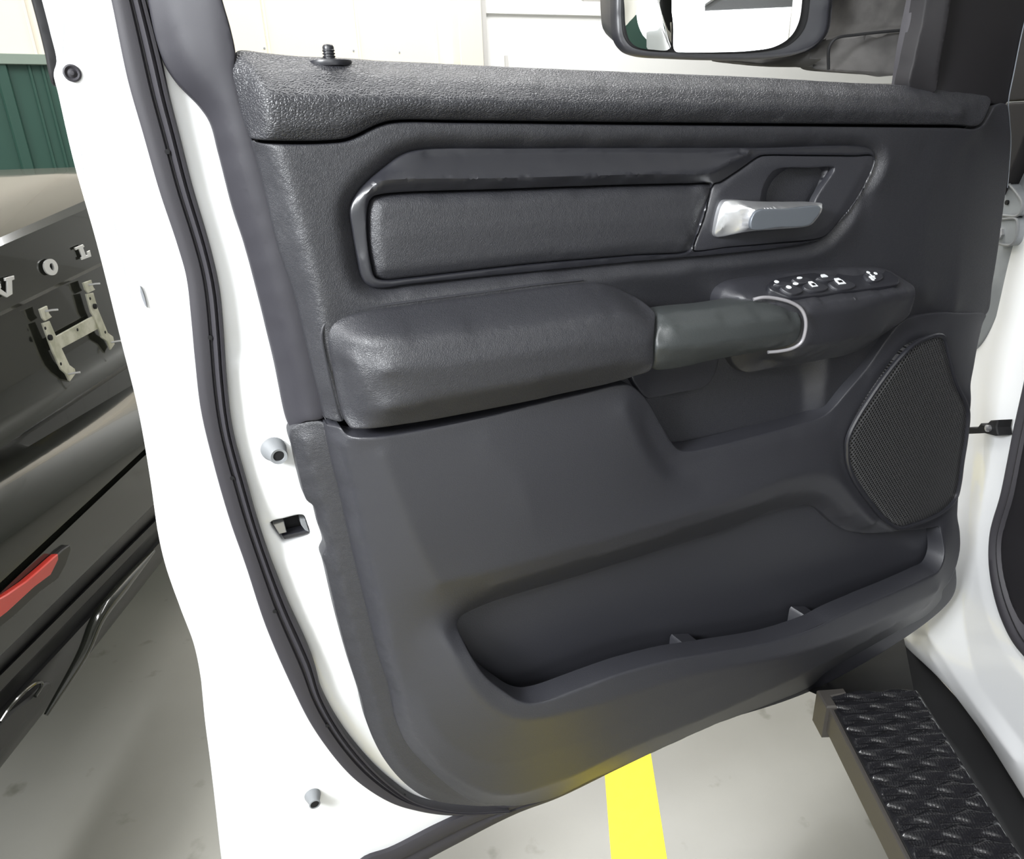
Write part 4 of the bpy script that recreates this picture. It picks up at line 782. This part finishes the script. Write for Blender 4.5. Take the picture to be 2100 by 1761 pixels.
# red reflector in its bezel
rf = [(-60, 1252), (0, 1219), (40, 1192), (71, 1166), (98, 1142), (106, 1136), (107, 1148), (91, 1180), (57, 1205), (0, 1257), (-60, 1300)]
extr(CAR, [(-64, 1244), (0, 1211), (70, 1160), (104, 1128), (120, 1118), (122, 1128), (111, 1160), (95, 1188), (58, 1214), (0, 1267), (-60, 1312)], .070, .022, 'reflector_bezel', M['gloss2'], car, .002)
extr(CAR, rf, .085, .012, 'rear_reflector', M['red'], car, .002)
# exhaust finisher under the valance
ex = [(-40, 1500), (0, 1460), (40, 1430), (72, 1400), (84, 1398), (84, 1408), (66, 1440), (40, 1470), (0, 1520), (-40, 1560)]
extr(CAR, ex, .05, .02, 'exhaust_finisher', M['gloss2'], lower, .004)
q = catmull(CAR.tr([(0, 1480, .075), (22, 1448, .075), (60, 1410, .075), (82, 1398, .075), (86, 1404, .075), (72, 1428, .075)]), False, .006); tube(CAR.w(q), .003, M['gloss'], 'exhaust_trim', lower, 8)
q = catmull(CAR.tr([(94, 1466, .045), (170, 1340, .07), (200, 1270, .072), (250, 1205, .070), (315, 1130, .06)]), False, .01); tube(CAR.w(q), [.004+.010*math.sin(math.pi*k/(len(q)-1)) for k in range(len(q))], M['gloss'], 'diffuser_fin', lower, 12)
# ================================================================== FLOOR, WALLS
def plane_mesh(name, P, m): return mesh(name, P, [tuple(range(len(P)))], m, None, False)
fm = add_mottle(mat('sealed_shop_floor', (.22, .21, .19), .28, spec=.5), (.23, .225, .20), (.28, .275, .25), 1.3, .35, .65, 8)
N, L, b = nodes(fm)
# dirt marks with a shape of their own
src = b.inputs['Base Color'].links[0].from_socket
tc = N.new('ShaderNodeTexCoord'); n1 = N.new('ShaderNodeTexNoise'); n1.inputs['Scale'].default_value = 9; n1.inputs['Detail'].default_value = 6; L.new(tc.outputs['Object'], n1.inputs['Vector'])
r1 = N.new('ShaderNodeMapRange'); r1.inputs[1].default_value = .62; r1.inputs[2].default_value = .75; L.new(n1.outputs['Fac'], r1.inputs[0])
mx = N.new('ShaderNodeMix'); mx.data_type = 'RGBA'; L.new(r1.outputs[0], mx.inputs[0]); L.new(src, mx.inputs[6]); mx.inputs[7].default_value = (.12, .118, .095, 1); L.new(mx.outputs[2], b.inputs['Base Color'])
struct(plane_mesh('floor', [(-6, -6, 0), (8, -6, 0), (8, 14, 0), (-6, 14, 0)], fm))
F0 = HOR(.0)
a = F0.px(1145, 1761); b2 = F0.px(1259, 1761); c = F0.px(1252, 1600); d = F0.px(1143, 1660)
lx0, lx1 = a[0], b2[0]
yl = solidpoly(F0, [(a[0], -.5), (b2[0], -.5), (b2[0]+(c[0]-b2[0])/(c[1]-b2[1])*(4.0-b2[1]), 4.0), (a[0]+(c[0]-b2[0])/(c[1]-b2[1])*(4.0-b2[1]), 4.0)], .0, .0012, M['yellow'], 'painted_line')
yl['label'] = 'bright yellow painted line on the grey floor below the door'; yl['category'] = 'floor marking'
# far wall: cream sheet with standing seams over a green wainscot
L0, L1 = -6.0, 14.0
capz = WALL.px(50, 112)[1]
print('wainscot height', capz)
def WB(u0, u1, v0, v1, h0, h1, m, name, parent=None, bev=0): return box(WALL, u0, u1, v0, v1, h0, h1, m, name, parent, bev)
up = WALL.px(955, 60)[0]
wl = struct(WB(L0, up, 0, CEIL, -.12, 0, M['cream'], 'wall_far'))
seams = [WALL.px(545, 60)[0], WALL.px(732, 60)[0]]; sp_ = seams[1]-seams[0]
k = seams[0]-sp_*12
while k < up-.05:
    s1 = box(WALL, k-.008, k+.008, capz, CEIL, 0, .012, M['cream'], 'wall_seam', wl, .003); k += sp_
for x, y in ((542, 99), (725, 104), (819, 107)):
    lathe(WALL.pw(x, y, .0), WALL.N, [(.007, 0), (.006, .004), (.0001, .005)], M['hinge_grey'], 'wall_screw', wl, seg=10)
wc = struct(WB(L0, up, 0, capz-.001, 0, .012, M['green'], 'trim_1'))
g0 = WALL.px(30, 250)[0]; k = g0-.40*6; j = 0
while k < up:
    box(WALL, k-.03, k+.03, 0, capz-.04, .012, .035, M['green'], 'wainscot_rib', wc, .010)
    for dd in (.13, .19): box(WALL, k+dd-.008, k+dd+.008, 0, capz-.04, .012, .022, M['green'], 'wainscot_rib', wc, .004)
    k += .40
struct(WB(L0, up, capz-.05, capz, .012, .045, M['cap'], 'trim_2', None, .004))
# post and roll-up door
pu0, pu1, pu2 = WALL.px(925, 60)[0], WALL.px(972, 60)[0], WALL.px(987, 60)[0]
p1 = struct(WB(pu0, pu1, 0, CEIL, -.02, .10, M['cream'], 'trim_3', None, .005))
p2 = struct(WB(pu1, pu2, 0, CEIL, -.05, .07, M['post'], 'trim_4', None, .004))
WD2 = math.radians(66); WP2 = WALL.pw(987, 60, -.03); WP2 = np.array([WP2[0], WP2[1], 0.])
WALL2 = Frame(WP2, (math.sin(WD2), math.cos(WD2), 0), UP, (math.cos(WD2), -math.sin(WD2), 0)); L2 = 10.
dr = struct(box(WALL2, 0, L2, 0, CEIL, -.09, 0, M['roll'], 'door_1'))
rz = WALL2.px(1100, 31)[1]
box(WALL2, .0, L2, rz, rz+.10, 0, .03, M['roll'], 'door_rail', dr, .004)
for k in range(8):
    zz = rz-.55*(k+1)
    if zz > .1: box(WALL2, 0, L2, zz, zz+.012, 0, .004, M['post'], 'door_rail', dr, .002)
ww = [WALL2.px(x, y, .01)[:2] for x, y in ((1186, -60), (1190, -4), (1200, 6), (1225, 9), (1340, 9), (1345, -60))]
solidpoly(WALL2, ww, 0, .015, mat('tinted_door_window', (.42, .40, .38), .4), 'door_window', dr, .004)
a1_ = WALL2.px(1036, 115)[0]; box(WALL2, a1_-.01, a1_+.01, 0, WALL2.px(1036, 114)[1], 0, .03, M['post'], 'door_track', dr, .002)
cr = add_bump(mat('painted_side_wall', (.80, .78, .72), .5), 'noise', 2, .05, .01)
def wallbox(name, x0, x1, y0, y1):
    o = struct(box(HOR(0), x0, x1, y0, y1, 0, CEIL, cr, name)); return o
wallbox('wall_left', -6.2, -6, -6, 14); wallbox('wall_right', 8, 8.2, -6, 14); wallbox('wall_near', -6, 8, -6.2, -6)
for nm, fr in (('left', (-6, -5.98, -6, 14)), ('near', (-6, 8, -6, -5.98)), ('right', (7.98, 8, -6, 14))):
    o = struct(box(HOR(0), *fr, 0, 1.5, M['green'], 'baseboard_'+nm))
struct(box(HOR(0), -6.2, 8.2, -6.2, 14, CEIL, CEIL+.1, mat('white_ceiling', (.8, .8, .78), .7), 'ceiling'))
